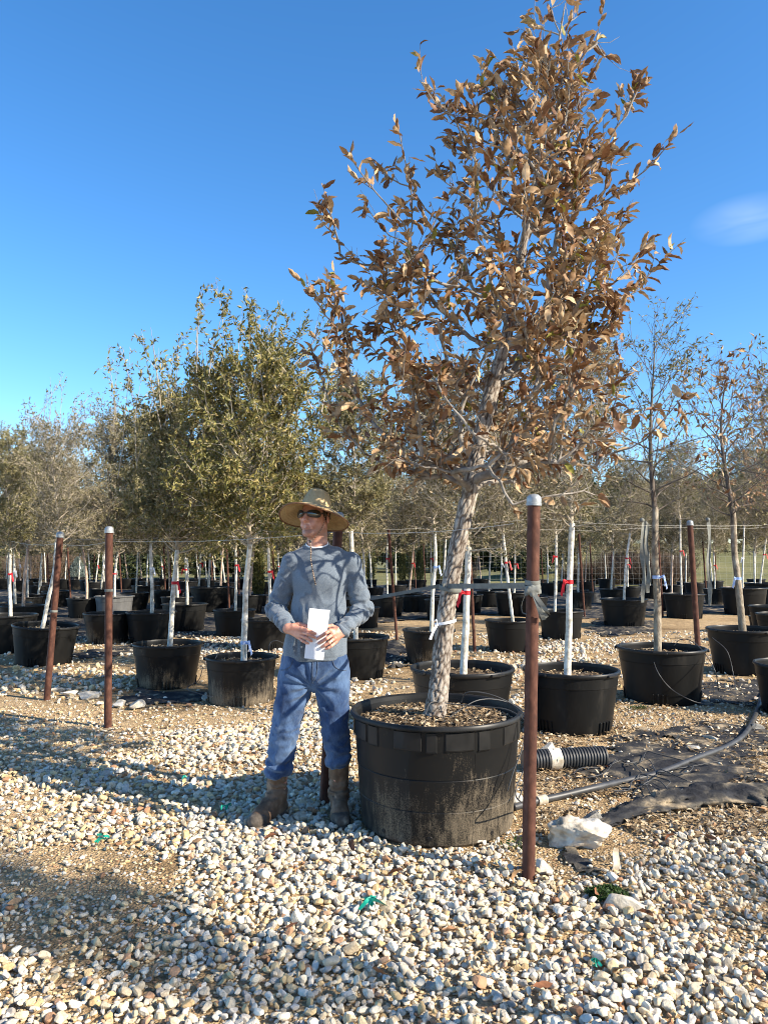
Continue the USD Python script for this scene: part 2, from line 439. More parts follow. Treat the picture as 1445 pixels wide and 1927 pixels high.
L['earth'] = material('sandy_earth', {
    'g': ('geometry', {}),
    'n1': ('noise_texture', {'scale': 0.55, 'detail': 5.0, 'roughness': 0.62}),
    'r1': ('rgb_ramp', {'ramp': [(0.28, (0.15, 0.10, 0.055)), (0.40, (0.36, 0.255, 0.14)), (0.52, (0.54, 0.40, 0.235)), (0.72, (0.62, 0.49, 0.32))]}),
    'n2': ('noise_texture', {'scale': 9.0, 'detail': 6.0, 'roughness': 0.7}),
    'r2': ('rgb_ramp', {'ramp': [(0.35, (0.62, 0.59, 0.55)), (0.6, (1.05, 1.03, 1.0))]}),
    'v': ('voronoi_texture', {'scale': 75.0, 'feature': 'f1'}),
    'r3': ('rgb_ramp', {'ramp': [(0.0, (1.15, 1.1, 1.0)), (0.35, (0.95, 0.93, 0.9)), (0.62, (0.66, 0.62, 0.58))]}),
    'm1': ('mix', {'mix_type': 'multiply', 'fac': 1.0}), 'm2': ('mix', {'mix_type': 'multiply', 'fac': 0.8}),
    'hn': ('math', {'math_type': 'subtract'}),
    'b': ('bump', {'strength': 0.9, 'distance': 0.012}), 'b2': ('bump', {'strength': 0.7, 'distance': 0.05}),
    'p': ('principled_bsdf', {'roughness': 0.95, 'specular_ior_level': 0.2})},
    [('g.position', 'n1.vector'), ('g.position', 'n2.vector'), ('g.position', 'v.vector'), ('n1.fac', 'r1.fac'), ('n2.fac', 'r2.fac'), ('v.distance', 'r3.fac'),
     ('r1.color', 'm1.color1'), ('r2.color', 'm1.color2'), ('m1.color', 'm2.color1'), ('r3.color', 'm2.color2'), ('m2.color', 'p.base_color'),
     ('n2.fac', 'b2.height'), ('n2.fac', 'hn.value1'), ('v.distance', 'hn.value2'), ('hn.value', 'b.height'), ('b2.normal', 'b.normal'), ('b.normal', 'p.normal')], surface='p.BSDF')
L['grass'] = mix_noise('winter_grass', [(0.3, (0.085, 0.085, 0.028)), (0.5, (0.14, 0.132, 0.048)), (0.7, (0.20, 0.175, 0.075))], 0.35, 0.95, 0.8, 6, detail=8, coord='world', bdist=0.1)
part('earth', sheet(xa, ya, ground_h), L['earth'], ground, smooth=True)
gy = axis(60, 1500, 1.2, 1.12) + 37.0
gx = axis(50, 1500, 1.2, 1.12); gx = np.concatenate([-gx[::-1][:-1], gx])
part('grass_field', sheet(gx, gy, lambda x, y: ground_h(x, y) + 0.03 * sstep((y - 37) / 2) + 0.004), L['grass'], smooth=True, kind='structure')

# ------------------------------------------------------------------ gravel
rs = np.random.default_rng(11)


def rock_mesh(rng, sub=2, cuts=11, squash=(1, 0.85, 0.62), rough=0.09, soft=0.96):
    m = trimesh.creation.icosphere(sub)
    v = np.array(m.vertices)
    for _ in range(cuts):
        n = unit(rng.normal(size=3)); d = rng.uniform(0.46, 0.82)
        o = v @ n - d
        v = v - np.clip(o, 0, None)[:, None] * n * soft
    s = rng.uniform(0, 50, 3)
    v = v * (1 + rough * 2 * (meshkit.fbm(v * 1.7 + s, 3, 3) - 0.5)[:, None] * 1.6)
    v *= np.array(squash) * rng.uniform(0.85, 1.15, 3)
    return v - (v.max(0) + v.min(0)) / 2, np.array(m.faces)


STONE = []
for i, ramp in enumerate([
        [(0, (0.45, 0.395, 0.31)), (0.5, (0.57, 0.51, 0.405)), (1, (0.66, 0.60, 0.49))],
        [(0, (0.52, 0.475, 0.395)), (0.5, (0.62, 0.575, 0.485)), (1, (0.70, 0.655, 0.56))],
        [(0, (0.40, 0.325, 0.225)), (0.5, (0.50, 0.42, 0.30)), (1, (0.59, 0.505, 0.38))],
        [(0, (0.34, 0.31, 0.28)), (0.5, (0.44, 0.41, 0.37)), (1, (0.52, 0.49, 0.44))],
        [(0, (0.45, 0.32, 0.17)), (0.5, (0.53, 0.40, 0.22)), (1, (0.60, 0.49, 0.31))],
        [(0, (0.30, 0.16, 0.09)), (0.5, (0.38, 0.23, 0.14)), (1, (0.45, 0.30, 0.20))]]):
    nm = f'stone_look_{i}'
    STONE.append(material(nm, {
        'oi': ('object_info', {}), 'r': ('rgb_ramp', {'ramp': ramp}), 'tc': ('texture_coordinate', {}), 'g': ('geometry', {}),
        'n': ('noise_texture', {'scale': 55.0, 'detail': 6.0, 'roughness': 0.7}),
        'r2': ('rgb_ramp', {'ramp': [(0.28, (0.5, 0.46, 0.40)), (0.45, (0.88, 0.86, 0.82)), (0.7, (1.08, 1.07, 1.05))]}),
        'm': ('mix', {'mix_type': 'multiply', 'fac': 0.9}), 'b': ('bump', {'strength': 0.75, 'distance': 0.004}),
        'n3': ('noise_texture', {'scale': 170.0, 'detail': 4.0}),
        'p': ('principled_bsdf', {'roughness': 0.92, 'specular_ior_level': 0.2})},
        [('oi.random', 'r.fac'), ('g.position', 'n.vector'), ('g.position', 'n3.vector'), ('n.fac', 'r2.fac'), ('r.color', 'm.color1'), ('r2.color', 'm.color2'), ('m.color', 'p.base_color'),
         ('n3.fac', 'b.height'), ('b.normal', 'p.normal')], surface='p.BSDF'))
STONE_W = [0.27, 0.21, 0.22, 0.13, 0.11, 0.06]

# (u, v, half width, half height, density) patches of the ground seen in the photograph, later ones win
PATCH = [(722, 2400, 3000, 850, 0.92), (300, 1500, 420, 80, 1.0), (420, 1420, 260, 70, 1.0), (120, 1395, 190, 50, 0.45), (150, 1650, 240, 62, 0.16), (90, 1770, 160, 40, 0.6), (250, 1345, 330, 30, 0.22),
         (110, 1285, 150, 38, 0.75), (600, 1410, 70, 110, 1.0), (440, 1225, 110, 25, 0.8), (620, 1300, 120, 40, 0.5), (770, 1275, 60, 25, 0.15), (990, 1290, 60, 60, 1.0), (1060, 1235, 90, 25, 0.9), (1180, 1225, 80, 25, 0.5),
         (1240, 1420, 260, 130, 0.20), (1110, 1590, 130, 70, 0.16), (1240, 1540, 120, 35, 0.06), (1390, 1560, 120, 30, 0.35), (960, 1600, 50, 70, 0.6), (1150, 1690, 45, 25, 0.25),
         (850, 1590, 160, 40, 0.8), (1390, 1640, 120, 45, 1.0)]


def gravel_density(uv, y):
    d = np.where(uv[:, 1] > 1560, 1.0, np.where(uv[:, 1] > 1180, 0.28, 0.16))
    for u, v, ru, rv, w in PATCH:
        k = np.clip(1.6 - 1.3 * (((uv[:, 0] - u) / ru) ** 2 + ((uv[:, 1] - v) / rv) ** 2), 0, 1)
        d = d * (1 - k) + w * k
    return d


pos, size = [], []
for y0, y1, cell, s0, s1 in ((1.9, 4.3, 0.032, 0.0105, 0.0275), (4.3, 7.6, 0.040, 0.014, 0.033), (7.6, 15.0, 0.085, 0.026, 0.052)):
    for layer in range(3 if y1 < 5 else 2):
        gx_, gy_ = np.meshgrid(np.arange(-0.62 * y1, 0.62 * y1, cell), np.arange(y0, y1, cell))
        p = np.stack([gx_.ravel(), gy_.ravel()], 1)
        p = p + rs.uniform(-0.5, 0.5, p.shape) * cell
        p = p[np.abs(p[:, 0]) < 0.56 * p[:, 1] + 0.35]
        p3 = np.c_[p, np.zeros(len(p))]
        uv, _ = to_px(p3)
        dn = gravel_density(uv, p[:, 1])
        nz = meshkit.fbm(p3 * 1.3, 3, 9)
        dn = dn * np.clip(0.35 + 1.6 * (nz - 0.22), 0.2, 1.25)
        keep = rs.random(len(p)) < dn * (1.0 if layer == 0 else 0.62 if layer == 1 else 0.28)
        p, dn = p[keep], dn[keep]
        s = s0 + (s1 - s0) * rs.random(len(p)) ** (1.7 if layer < 2 else 1.0)
        big = rs.random(len(p)) < 0.03
        s = np.where(big, s * 1.35, s) * np.clip(0.6 + 0.45 * dn, 0.6, 1.0)
        z = ground_h(p[:, 0], p[:, 1]) + s * (0.28 if layer == 0 else 0.5 if layer == 1 else 0.75) + (0 if layer == 0 else 0.006 * layer)
        pos.append(np.c_[p, z]); size.append(s)
pos, size = np.vstack(pos), np.concatenate(size)
# stones make way for what stands on the ground
POT_FEET = []          # (x, y, radius) filled below before the stones are laid
# ------------------------------------------------------------------ pots
POT_R, POT_H = 0.425, 0.52


def dirty(name, top, base=(0.008, 0.008, 0.008), cover=0.75):
    return material(name, {
        'tc': ('texture_coordinate', {}), 's': ('separate_xyz', {}), 'mr': ('map_range', {'from_min': 0.0, 'from_max': top, 'to_min': cover, 'to_max': 0.0, 'clamp': True}),
        'map': ('mapping', {'scale': (1, 1, 0.18)}), 'n': ('noise_texture', {'scale': 42.0, 'detail': 5.0, 'roughness': 0.7}), 'n2': ('noise_texture', {'scale': 150.0, 'detail': 3.0, 'roughness': 0.7}),
        'n4': ('noise_texture', {'scale': 3.0, 'detail': 3.0}),
        'a': ('math', {'math_type': 'add'}), 'a1': ('math', {'math_type': 'add'}), 'a2': ('math', {'math_type': 'add'}), 'm': ('map_range', {'from_min': 1.72, 'from_max': 2.35, 'to_min': 0.0, 'to_max': 1.0, 'clamp': True}),
        'mx': ('mix', {'color1': base, 'color2': (0.20, 0.16, 0.11)}), 'rr': ('map_range', {'from_min': 0.0, 'from_max': 1.0, 'to_min': 0.40, 'to_max': 0.9}),
        'p': ('principled_bsdf', {'specular_ior_level': 0.18})},
        [('tc.object', 's.vector'), ('s.z', 'mr.value'), ('tc.object', 'map.vector'), ('map.vector', 'n.vector'), ('tc.object', 'n2.vector'), ('tc.object', 'n4.vector'), ('n.fac', 'a.value1'), ('mr.result', 'a.value2'),
         ('a.value', 'a1.value1'), ('n2.fac', 'a1.value2'), ('a1.value', 'a2.value1'), ('n4.fac', 'a2.value2'), ('a2.value', 'm.value'), ('m.result', 'mx.fac'), ('mx.color', 'p.base_color'), ('m.result', 'rr.value'), ('rr.result', 'p.roughness')], surface='p.BSDF')


L['pot_dirty'] = dirty('dusty_plastic', 0.42, cover=0.47)
L['pot_dust'] = dirty('lightly_dusty_plastic', 0.30, cover=0.34)


def soil_disc(r, z, rng, rise=0.02, n=34):
    rings = [(0.0, 0)]
    v, f = [[0, 0, z + rise]], []
    nr = 12
    for i in range(1, nr + 1):
        rr = r * i / nr
        for j in range(n):
            a = 2 * PI * j / n
            v.append([rr * math.cos(a), rr * math.sin(a), z])
    v = np.array(v)
    v[:, 2] += (rise * (1 - (np.hypot(v[:, 0], v[:, 1]) / r) ** 2)) * (np.arange(len(v)) > 0) + (meshkit.fbm(v * 14 + rng.uniform(0, 9), 3) - 0.5) * 0.045
    for j in range(n):
        f.append([0, 1 + j, 1 + (j + 1) % n])
    for i in range(nr - 1):
        for j in range(n):
            a, b = 1 + i * n + j, 1 + i * n + (j + 1) % n
            f += [[a, a + n, b + n], [a, b + n, b]]
    return v, np.array(f)


def chips(n, r, zf, rng, smin_=0.008, smax=0.028):
    """Flat dry wood chips and leaf bits lying about: little bent quads."""
    rr, a = r * np.sqrt(rng.random(n)), rng.random(n) * 2 * PI
    c = np.stack([rr * np.cos(a), rr * np.sin(a), np.zeros(n)], 1)
    c[:, 2] = zf(c[:, 0], c[:, 1]) + rng.uniform(0.002, 0.012, n)
    return flat_bits(c, rng, smin_, smax)


def flat_bits(c, rng, smin_, smax, tilt=0.5):
    n = len(c)
    d = unit(np.c_[rng.normal(size=(n, 2)), rng.normal(size=n) * tilt * 0.6])
    s = unit(np.cross(d, [0, 0, 1.0])) + np.c_[np.zeros((n, 2)), rng.normal(size=n) * tilt * 0.6]
    l = rng.uniform(smin_, smax, n)[:, None]
    w = l * rng.uniform(0.25, 0.6, n)[:, None]
    up = np.array([0, 0, 1.0]) * l * 0.25
    v = np.stack([c - d * l, c - s * w + up * rng.random((n, 1)), c + d * l, c + s * w + up * rng.random((n, 1))], 1).reshape(-1, 3)
    i = np.arange(n)[:, None] * 4
    return v, np.vstack([i + [0, 1, 2], i + [0, 2, 3]])


def pot_shape(root, body_mat, rim_mat, seed, ribs=True, R=POT_R, H=POT_H, taper=0.80, sides=56):
    rng = np.random.default_rng(seed)
    rb = R * taper
    wall = [(0.02, 0.0), (rb - 0.012, 0.0), (rb, 0.012)]
    for z in np.linspace(0.05, H * 0.74, 6):
        wall.append((rb + (R * 0.925 - rb) * (z / (H * 0.74)), z))
    wall += [(R * 0.925, H * 0.75), (R * 0.94, H * 0.76), (R * 0.955, H - 0.03), (R * 0.93, H - 0.03), (R * 0.915, H - 0.13), (0.02, H - 0.13)]
    part('body', lathe(wall, sides), body_mat, root, smooth=40)
    rim = [(R * 0.93, H - 0.031), (R * 0.985, H - 0.031), (R, H - 0.022), (R, H - 0.008), (R * 0.985, H), (R * 0.945, H), (R * 0.93, H - 0.012), (R * 0.93, H - 0.031)]
    part('rim', lathe(rim, sides), rim_mat, root, smooth=40)
    for k in range(4):
        a = k * PI / 2 + 0.35
        m = MB()
        m.add(*box(R * 1.0, 0, H - 0.018, 0.03, 0.13, 0.022, 0.006, None))
        v, f = m.mesh()
        part('handle', (v @ rotz_m(a).T, f), rim_mat, root, smooth=30)
    if ribs:
        for k in range(4):
            a0 = k * PI / 2 + 0.15
            m = MB()
            for q in range(4):
                v, f = box(rb + 0.004, 0, 0.055, 0.022, 0.016, 0.11, 0.004)
                v[:, 0] += v[:, 2] * 0.11
                m.add(v @ rotz_m(a0 + q * 0.115).T, f)
            part('drain_ribs', m.mesh(), body_mat, root, smooth=30)
    zs = H - 0.085
    v, f = soil_disc(R * 0.925, zs, rng)
    part('soil', (v, f), L['soil'], root, smooth=True)
    part('mulch', chips(420, R * 0.88, lambda x, y: zs + 0.012 + 0 * x, rng), L['chip'], root, kind='stuff', tone=4)
    return root


POTS = {}
for key, bm, sd, ribs, tp in (('plain', L['pot'], 1, True, 0.80), ('dusty', L['pot_dirty'], 2, True, 0.86), ('dust', L['pot_dust'], 3, True, 0.78), ('grey', L['pot_grey'], 4, False, 0.86)):
    POTS[key] = pot_shape(shared('pot_' + key), bm, L['pot_rim'] if key != 'grey' else L['pot_grey'], sd, ribs, taper=tp)

# ------------------------------------------------------------------ crowns


def leaf_quads(c, d, nrm, ln, wd):
    """Small folded leaves: two triangles each."""
    s = unit(np.cross(d, nrm)); u = np.cross(s, d)
    ln, wd = ln[:, None], wd[:, None]
    v = np.stack([c, c + d * ln * 0.45 - s * wd + u * wd * 0.5, c + d * ln - u * ln * 0.08, c + d * ln * 0.45 + s * wd + u * wd * 0.5], 1).reshape(-1, 3)
    i = np.arange(len(c))[:, None] * 4
    return v, np.vstack([i + [0, 2, 1], i + [0, 3, 2]])


def make_crown(name, seed, H=2.5, R=0.62, npri=40, nleaf=8000, leaf=0.042, leaf_mat='oak', twig_mat='twig', shoots=0, low=0.0, rise=0.75, upper=0.55, wide_at=0.35, sub=(5, 8), lead=0.024, twigs=4, wd=0.2):
    rng = np.random.default_rng(seed)
    root = shared(name)
    mb = MB()
    zz = np.linspace(0, 1, 9)
    lp = np.stack([0.05 * np.sin(zz * 5 + seed), 0.05 * np.cos(zz * 4.1 + seed) - 0.05 * math.cos(seed), zz * H], 1)
    lp[:, 0] -= lp[0, 0]
    mb.tube(lp, np.linspace(lead, 0.003, 9), 6)
    A, B = [], []            # leaf-bearing segments
    for i in range(npri):
        t = low + (0.97 - low) * ((i + rng.random()) / npri) ** 1.15
        o = np.array([np.interp(t * 0.86, zz, lp[:, k]) for k in range(3)])
        prof = (0.55 + 0.45 * min(1, t / wide_at)) if t < wide_at else 1 - (1 - upper * 0.55) * ((t - wide_at) / (1 - wide_at)) ** 1.2
        ln = R * prof * rng.uniform(0.72, 1.18)
        az = i * 2.39996 + rng.normal() * 0.35
        el = rise * (0.45 + 0.75 * t) + rng.normal() * 0.15
        d = np.array([math.cos(az) * math.cos(el), math.sin(az) * math.cos(el), math.sin(el)])
        p = [o]
        dd = d.copy()
        for k in range(4):
            dd = unit(dd + rng.normal(size=3) * 0.16 + [0, 0, 0.10])
            p.append(p[-1] + dd * ln / 4 / max(0.45, math.cos(el)) ** 0.5)
        p = np.array(p)
        r0 = 0.0105 * (1.1 - 0.7 * t)
        mb.tube(p, np.linspace(r0, 0.002, 5), 4, False)
        A.append(p[-2]); B.append(p[-1])
        for q in range(rng.integers(*sub)):
            s = rng.uniform(0.25, 1.0) * 4
            k = min(3, int(s)); b = p[k] + (p[k + 1] - p[k]) * (s - k)
            dirp = unit(p[k + 1] - p[k])
            d2 = unit(dirp * 0.7 + rng.normal(size=3) * 0.6 + [0, 0, 0.22])
            l2 = rng.uniform(0.13, 0.34) * (R / 0.62)
            e = b + d2 * l2
            m = b + d2 * l2 * 0.5 + rng.normal(size=3) * 0.012
            mb.tube([b, m, e], [0.0032, 0.0024, 0.0012], 3, False)
            A += [b + (m - b) * 0.5, m]; B += [m, e]
            for w in range(rng.integers(twigs - 1, twigs + 2)):
                f = rng.uniform(0.3, 1.0)
                b3 = b + (e - b) * f
                e3 = b3 + unit(d2 * 0.7 + rng.normal(size=3) * 0.75 + [0, 0, 0.15]) * rng.uniform(0.05, 0.15) * (R / 0.62)
                mb.tube([b3, e3], [0.0018, 0.0009], 3, False)
                A.append(b3); B.append(e3)
    nseg = len(A)
    wts = np.ones(nseg)
    for i in range(shoots):
        t = rng.uniform(0.35, 0.95)
        o = np.array([np.interp(t, zz, lp[:, k]) for k in range(3)]) + np.r_[rng.normal(size=2) * R * 0.42, 0]
        ln = rng.uniform(0.7, 1.35) * (max(H, 2.1) / 2.4) * (1.3 - 0.4 * t)
        d = unit(np.r_[rng.normal(size=2) * 0.2, 1.0])
        p = [o]
        for k in range(5):
            d = unit(d + rng.normal(size=3) * 0.07)
            p.append(p[-1] + d * ln / 5)
        mb.tube(p, np.linspace(0.006, 0.0012, 6), 4, False)
        for q in range(8):
            s = rng.uniform(0.2, 1) * 5
            k = min(4, int(s)); b = p[k] + (p[k + 1] - p[k]) * (s - k)
            e = b + unit(d * 0.8 + rng.normal(size=3) * 0.55) * rng.uniform(0.08, 0.24)
            mb.tube([b, e], [0.002, 0.0009], 3, False)
            A.append(b); B.append(e)
    wts = np.r_[wts, np.full(len(A) - nseg, 0.8)]
    A, B = np.array(A), np.array(B)
    part('branches', mb.mesh(), L[twig_mat], root, smooth=True)
    if nleaf:
        lens = np.linalg.norm(B - A, axis=1) * wts
        k = rng.choice(len(A), nleaf, p=lens / lens.sum())
        t = rng.random((nleaf, 1))
        c = A[k] + (B[k] - A[k]) * t
        d = unit(unit(B[k] - A[k]) * 0.55 + rng.normal(size=(nleaf, 3)) * 0.7)
        nr = unit(rng.normal(size=(nleaf, 3)) * 0.8 + [0, 0, 0.6])
        ln = leaf * rng.uniform(0.55, 1.2, nleaf)
        part('foliage', leaf_quads(c + d * 0.004, d, nr, ln, ln * wd), L[leaf_mat], root, kind='stuff', tone=4)
    return root


CROWN = {}
CROWN['dense_a'] = make_crown('crown_dense_a', 21, H=2.35, R=0.80, npri=64, nleaf=24000, leaf=0.052, leaf_mat='oak', upper=0.7, shoots=3)
CROWN['dense_b'] = make_crown('crown_dense_b', 22, H=2.1, R=0.84, npri=64, nleaf=24000, leaf=0.050, leaf_mat='oak_green', upper=0.8, shoots=2)
CROWN['shoots_a'] = make_crown('crown_shoots_a', 23, H=1.55, R=0.76, npri=58, nleaf=22000, leaf=0.052, leaf_mat='oak', shoots=24, upper=0.95)
CROWN['shoots_b'] = make_crown('crown_shoots_b', 24, H=1.5, R=0.76, npri=58, nleaf=22000, leaf=0.052, leaf_mat='oak_green', shoots=24, upper=0.95)
CROWN['grey_a'] = make_crown('crown_grey_a', 25, H=2.1, R=0.85, npri=60, nleaf=15000, leaf=0.048, leaf_mat='oak_grey', upper=0.8, shoots=5, sub=(6, 10), twigs=5)
CROWN['grey_b'] = make_crown('crown_grey_b', 26, H=1.9, R=0.8, npri=56, nleaf=9000, leaf=0.046, leaf_mat='oak_grey', upper=0.8, shoots=8, sub=(6, 9), twigs=5)
CROWN['far_a'] = make_crown('crown_far_a', 27, H=1.9, R=0.9, npri=40, nleaf=9000, leaf=0.07, leaf_mat='oak', upper=0.8, shoots=3, sub=(4, 6))
CROWN['far_b'] = make_crown('crown_far_b', 28, H=2.0, R=0.85, npri=40, nleaf=8000, leaf=0.066, leaf_mat='oak_grey', upper=0.8, shoots=4, sub=(4, 6))
CROWN['sparse'] = make_crown('crown_sparse', 29, H=2.3, R=0.95, npri=32, nleaf=1900, leaf=0.055, leaf_mat='oak', twig_mat='dark_twig', upper=0.6, rise=0.9, sub=(4, 7), lead=0.032, twigs=3)
CROWN['brown'] = make_crown('crown_brown', 30, H=1.9, R=0.85, npri=34, nleaf=520, leaf=0.10, leaf_mat='brown_leaf', twig_mat='dark_twig', upper=0.6, rise=0.8, sub=(4, 7), lead=0.03, twigs=3)


def make_cypress(name, seed, H=1.6, R=0.16, n=2600, mat='cypress', ln=0.09):
    rng = np.random.default_rng(seed)
    root = shared(name)
    t = rng.random(n) ** 0.85
    r = R * np.where(t < 0.15, 0.6 + t / 0.15 * 0.4, (1 - ((t - 0.15) / 0.85) ** 1.6) * 0.95 + 0.05) * rng.uniform(0.45, 1.05, n)
    a = rng.random(n) * 2 * PI
    c = np.stack([r * np.cos(a), r * np.sin(a), t * H], 1)
    d = unit(np.stack([np.cos(a) * 0.35, np.sin(a) * 0.35, np.ones(n)], 1) + rng.normal(size=(n, 3)) * 0.3)
    l = ln * rng.uniform(0.6, 1.2, n)
    part('foliage', leaf_quads(c, d, unit(rng.normal(size=(n, 3))), l, l * 0.16), L[mat], root, kind='stuff', tone=4)
    mb = MB(); mb.tube([[0, 0, -0.1], [0, 0, H * 0.8]], [0.018, 0.006], 5)
    part('stem', mb.mesh(), L['dark_twig'], root)
    return root


CROWN['cypress'] = make_cypress('crown_cypress', 41)
CROWN['conifer'] = make_cypress('crown_conifer', 42, H=1.0, R=0.42, n=2200, mat='blue_cedar', ln=0.12)

# ------------------------------------------------------------------ potted trees


def ribbon_mesh(c, r, rng, tail=0.12, side=1, knot=True):
    m = MB()
    k = 14
    ang = np.arange(k + 1) * 2 * PI / k
    w = 0.018
    v = np.vstack([np.c_[c[0] + r * np.cos(ang), c[1] + r * np.sin(ang), np.full(k + 1, c[2] + s * w)] for s in (-1, 1)])
    i = np.arange(k)
    m.add(v, np.stack([i, i + 1, k + 2 + i, k + 1 + i], 1))
    if knot:
        for q in range(2):
            x0 = c + np.array([side * r * 0.6, -r * 0.9, 0])
            p = spline([x0, x0 + [side * 0.04, -0.02, 0.015 - 0.02 * q], x0 + [side * (0.05 + 0.02 * q), -0.02, -tail * (0.7 + 0.3 * q)]], 6)
            s = np.array([0.5 * side, 0.3, 0.6]) * 0.016
            vv = np.vstack([p - s, p + s])
            j = np.arange(5)
            m.add(vv, np.stack([j, j + 1, j + 7, j + 6], 1))
    return m.mesh()


def potted(label, bu, bv, wpx, trunk, crown, cs=1.0, pot='plain', ribbon=None, rad=0.03, bark='white_trunk', group=None, name='potted_tree', tilt=None, crot=None, D0=None, lean_crown=0.5, cat='potted tree', spx=None, cz=1.0):
    rng = np.random.default_rng(int(abs(bu) * 7 + bv * 13))
    g = G(bu, bv)
    s = 1.0
    for _ in range(4):
        Dc = g[1] + POT_R * 0.8 * s
        s = wpx * Dc / FPX / (2 * POT_R)
    c = D(bu, bv, Dc)
    x = (bu - 722.5) / FPX * Dc
    loc = np.array([x, Dc, float(ground_h(x, Dc))])
    root = thing(name, label, cat, loc, group=group)
    prot = None
    if tilt is not None:
        prot = frame_z(np.array([tilt[0], tilt[1], 1.0]))
    thing('pot', parent=root, rotz=float(rng.uniform(0, 360)) * PI / 180 if spx is None else spx, scale=s, rot=prot, ref=POTS[pot])
    POT_FEET.append((x, Dc, POT_R * 0.8 * s))
    soil_z = loc[2] + s * (POT_H - 0.09)
    if trunk is None:
        thing('crown', parent=root, loc=(0, 0, soil_z - loc[2]), scale=cs, ref=CROWN[crown])
        return root, None
    pts = [D(u, v, Dc + (0.0 if i == 0 else rng.normal() * 0.03)) for i, (u, v) in enumerate(trunk)]
    pts[0][2] = min(pts[0][2], soil_z + 0.02)
    pts = [pts[0] + (pts[0] - pts[1]) / np.linalg.norm(pts[0] - pts[1]) * 0.06] + pts
    tp = spline(np.array(pts), 22) - loc
    ks = np.linspace(0, 1, 22)
    tp += np.c_[meshkit.fbm(np.c_[ks * 4, ks * 0 + bu, ks * 0], 2) - 0.5, np.zeros(22), np.zeros(22)] * 0.02
    rr = rad * (1.0 - 0.28 * ks) + rad * 0.9 * np.exp(-ks * 16)
    rr *= 1 + 0.1 * (meshkit.noise(np.c_[ks * 17, ks * 0 + bv, ks * 0 + bu]) - 0.5)
    mb = MB(); mb.tube(tp, rr, 12)
    part('trunk', mb.mesh(), L[bark], root, smooth=True)
    d = unit(tp[-1] - tp[-4])
    d = unit(d * lean_crown + np.array([0, 0, 1 - lean_crown]))
    cr = frame_z(d) @ rotz_m(crot if crot is not None else rng.uniform(0, 6.28))
    if crown:
        thing('crown', parent=root, loc=tp[-1] - d * 0.05, rot=cr, scale=(cs, cs, cs * cz), ref=CROWN[crown])
    if ribbon:
        for rb in (ribbon if isinstance(ribbon, list) else [ribbon]):
            kind, v, *side = rb
            k = np.argmin(np.abs(to_px(tp + loc)[0][:, 1] - v))
            part('ribbon', ribbon_mesh(tp[k], rr[k] + 0.003, rng, side=side[0] if side else 1), L[kind + '_ribbon'], root, smooth=True)
    return root, loc


T = potted
# left side
T('leaning white trunk in a tipped black pot behind the leftmost post', 88, 1254, 118, [(80, 1187), (90, 1130), (101, 1075), (106, 1020)], 'grey_b', 0.95, tilt=(0.06, -0.02), rad=0.033)
T('pale trunk with a red band in the black pot at the left edge', 16, 1231, 112, [(20, 1166), (18, 1100), (20, 1030)], 'dense_a', 0.8, ribbon=[('red', 1083)], rad=0.03)
T('spotted tan trunk with a wide flared foot left of the leaning white trunk', 46, 1192, 82, [(44, 1132), (47, 1085), (52, 1033)], 'grey_a', 1.0, bark='pink_trunk', rad=0.036)
T('white-trunked tree with a white tie, next right of the leftmost red-banded trunk', 22, 1186, 80, [(29, 1137), (27, 1090), (27, 1040)], 'grey_b', 1.0, ribbon=[('white', 1075)], rad=0.03)
T('slanting white-trunked tree behind the tipped pot, between the two tall left posts', 62, 1158, 62, [(72, 1118), (77, 1070), (81, 1030)], 'grey_a', 1.0, rad=0.03)
T('young tree leaning left in a black pot seen between the two tall left posts', 161, 1165, 62, [(164, 1123), (163, 1080), (156, 1034)], 'grey_b', 1.15, bark='pink_trunk', rad=0.036)
T('young tree in a black pot right behind the straight left post', 207, 1212, 90, [(211, 1150), (209, 1100), (207, 1030)], 'grey_a', 1.1, pot='dust', rad=0.026)
T('bent red-banded white-trunked tree in a grey pot behind the straight left post', 218, 1166, 70, [(216, 1124), (217, 1080), (222, 1040)], 'grey_b', 1.2, pot='grey', ribbon=[('red', 1080, -1)], rad=0.036)
T('oak with whitewashed trunk and drooping red ribbon in the nearest round pot on the left', 319, 1301, 129, [(320, 1218), (323, 1160), (328, 1100), (334, 1035)], 'shoots_a', 1.05, ribbon=[('red', 1102, 1)], pot='dust', rad=0.035, crot=0.4, cz=1.14)
T('tall leafy oak in the dusty black pot directly left of the man', 457, 1331, 134, [(459, 1230), (460, 1170), (464, 1100), (470, 1024)], 'shoots_b', 1.12, pot='dusty', ribbon=[('blue', 1209, 1)], rad=0.036, crot=1.9, cz=1.12)
T('oak with a white ribbon high on its trunk behind the nearest left round pot', 288, 1212, 93, [(286, 1160), (286, 1090), (284, 1022)], 'dense_a', 1.0, ribbon=[('white', 1070, 1)], rad=0.036)
T('oak with knotted red ribbon, seen between the dusty pot and the nearest left round pot', 350, 1190, 83, [(353, 1138), (351, 1080), (348, 1030)], 'dense_b', 1.0, ribbon=[('red', 1071, -1)], rad=0.032)
T('slim white trunk with a red ribbon beside a rusty stake, left of the man', 443, 1199, 80, [(444, 1142), (444, 1090), (443, 1030)], 'dense_a', 1.05, ribbon=[('red', 1065, 1)], rad=0.03)
T('white-trunked tree with flat red band, half hidden by the man\'s arm at left', 500, 1226, 90, [(511, 1183), (508, 1100), (504, 1016)], 'dense_b', 1.0, ribbon=[('red', 1075)], rad=0.032)
T('pale trunk in a wide black pot behind the red-ribboned oaks on the left', 398, 1154, 76, [(393, 1108), (394, 1070), (396, 1030)], 'dense_b', 1.1, rad=0.036)
T('tan trunk in a black pot between the white-ribboned oak and the red-ribboned oak', 319, 1147, 56, [(319, 1110), (318, 1065), (315, 1016)], 'far_b', 1.1, bark='pink_trunk', rad=0.032)
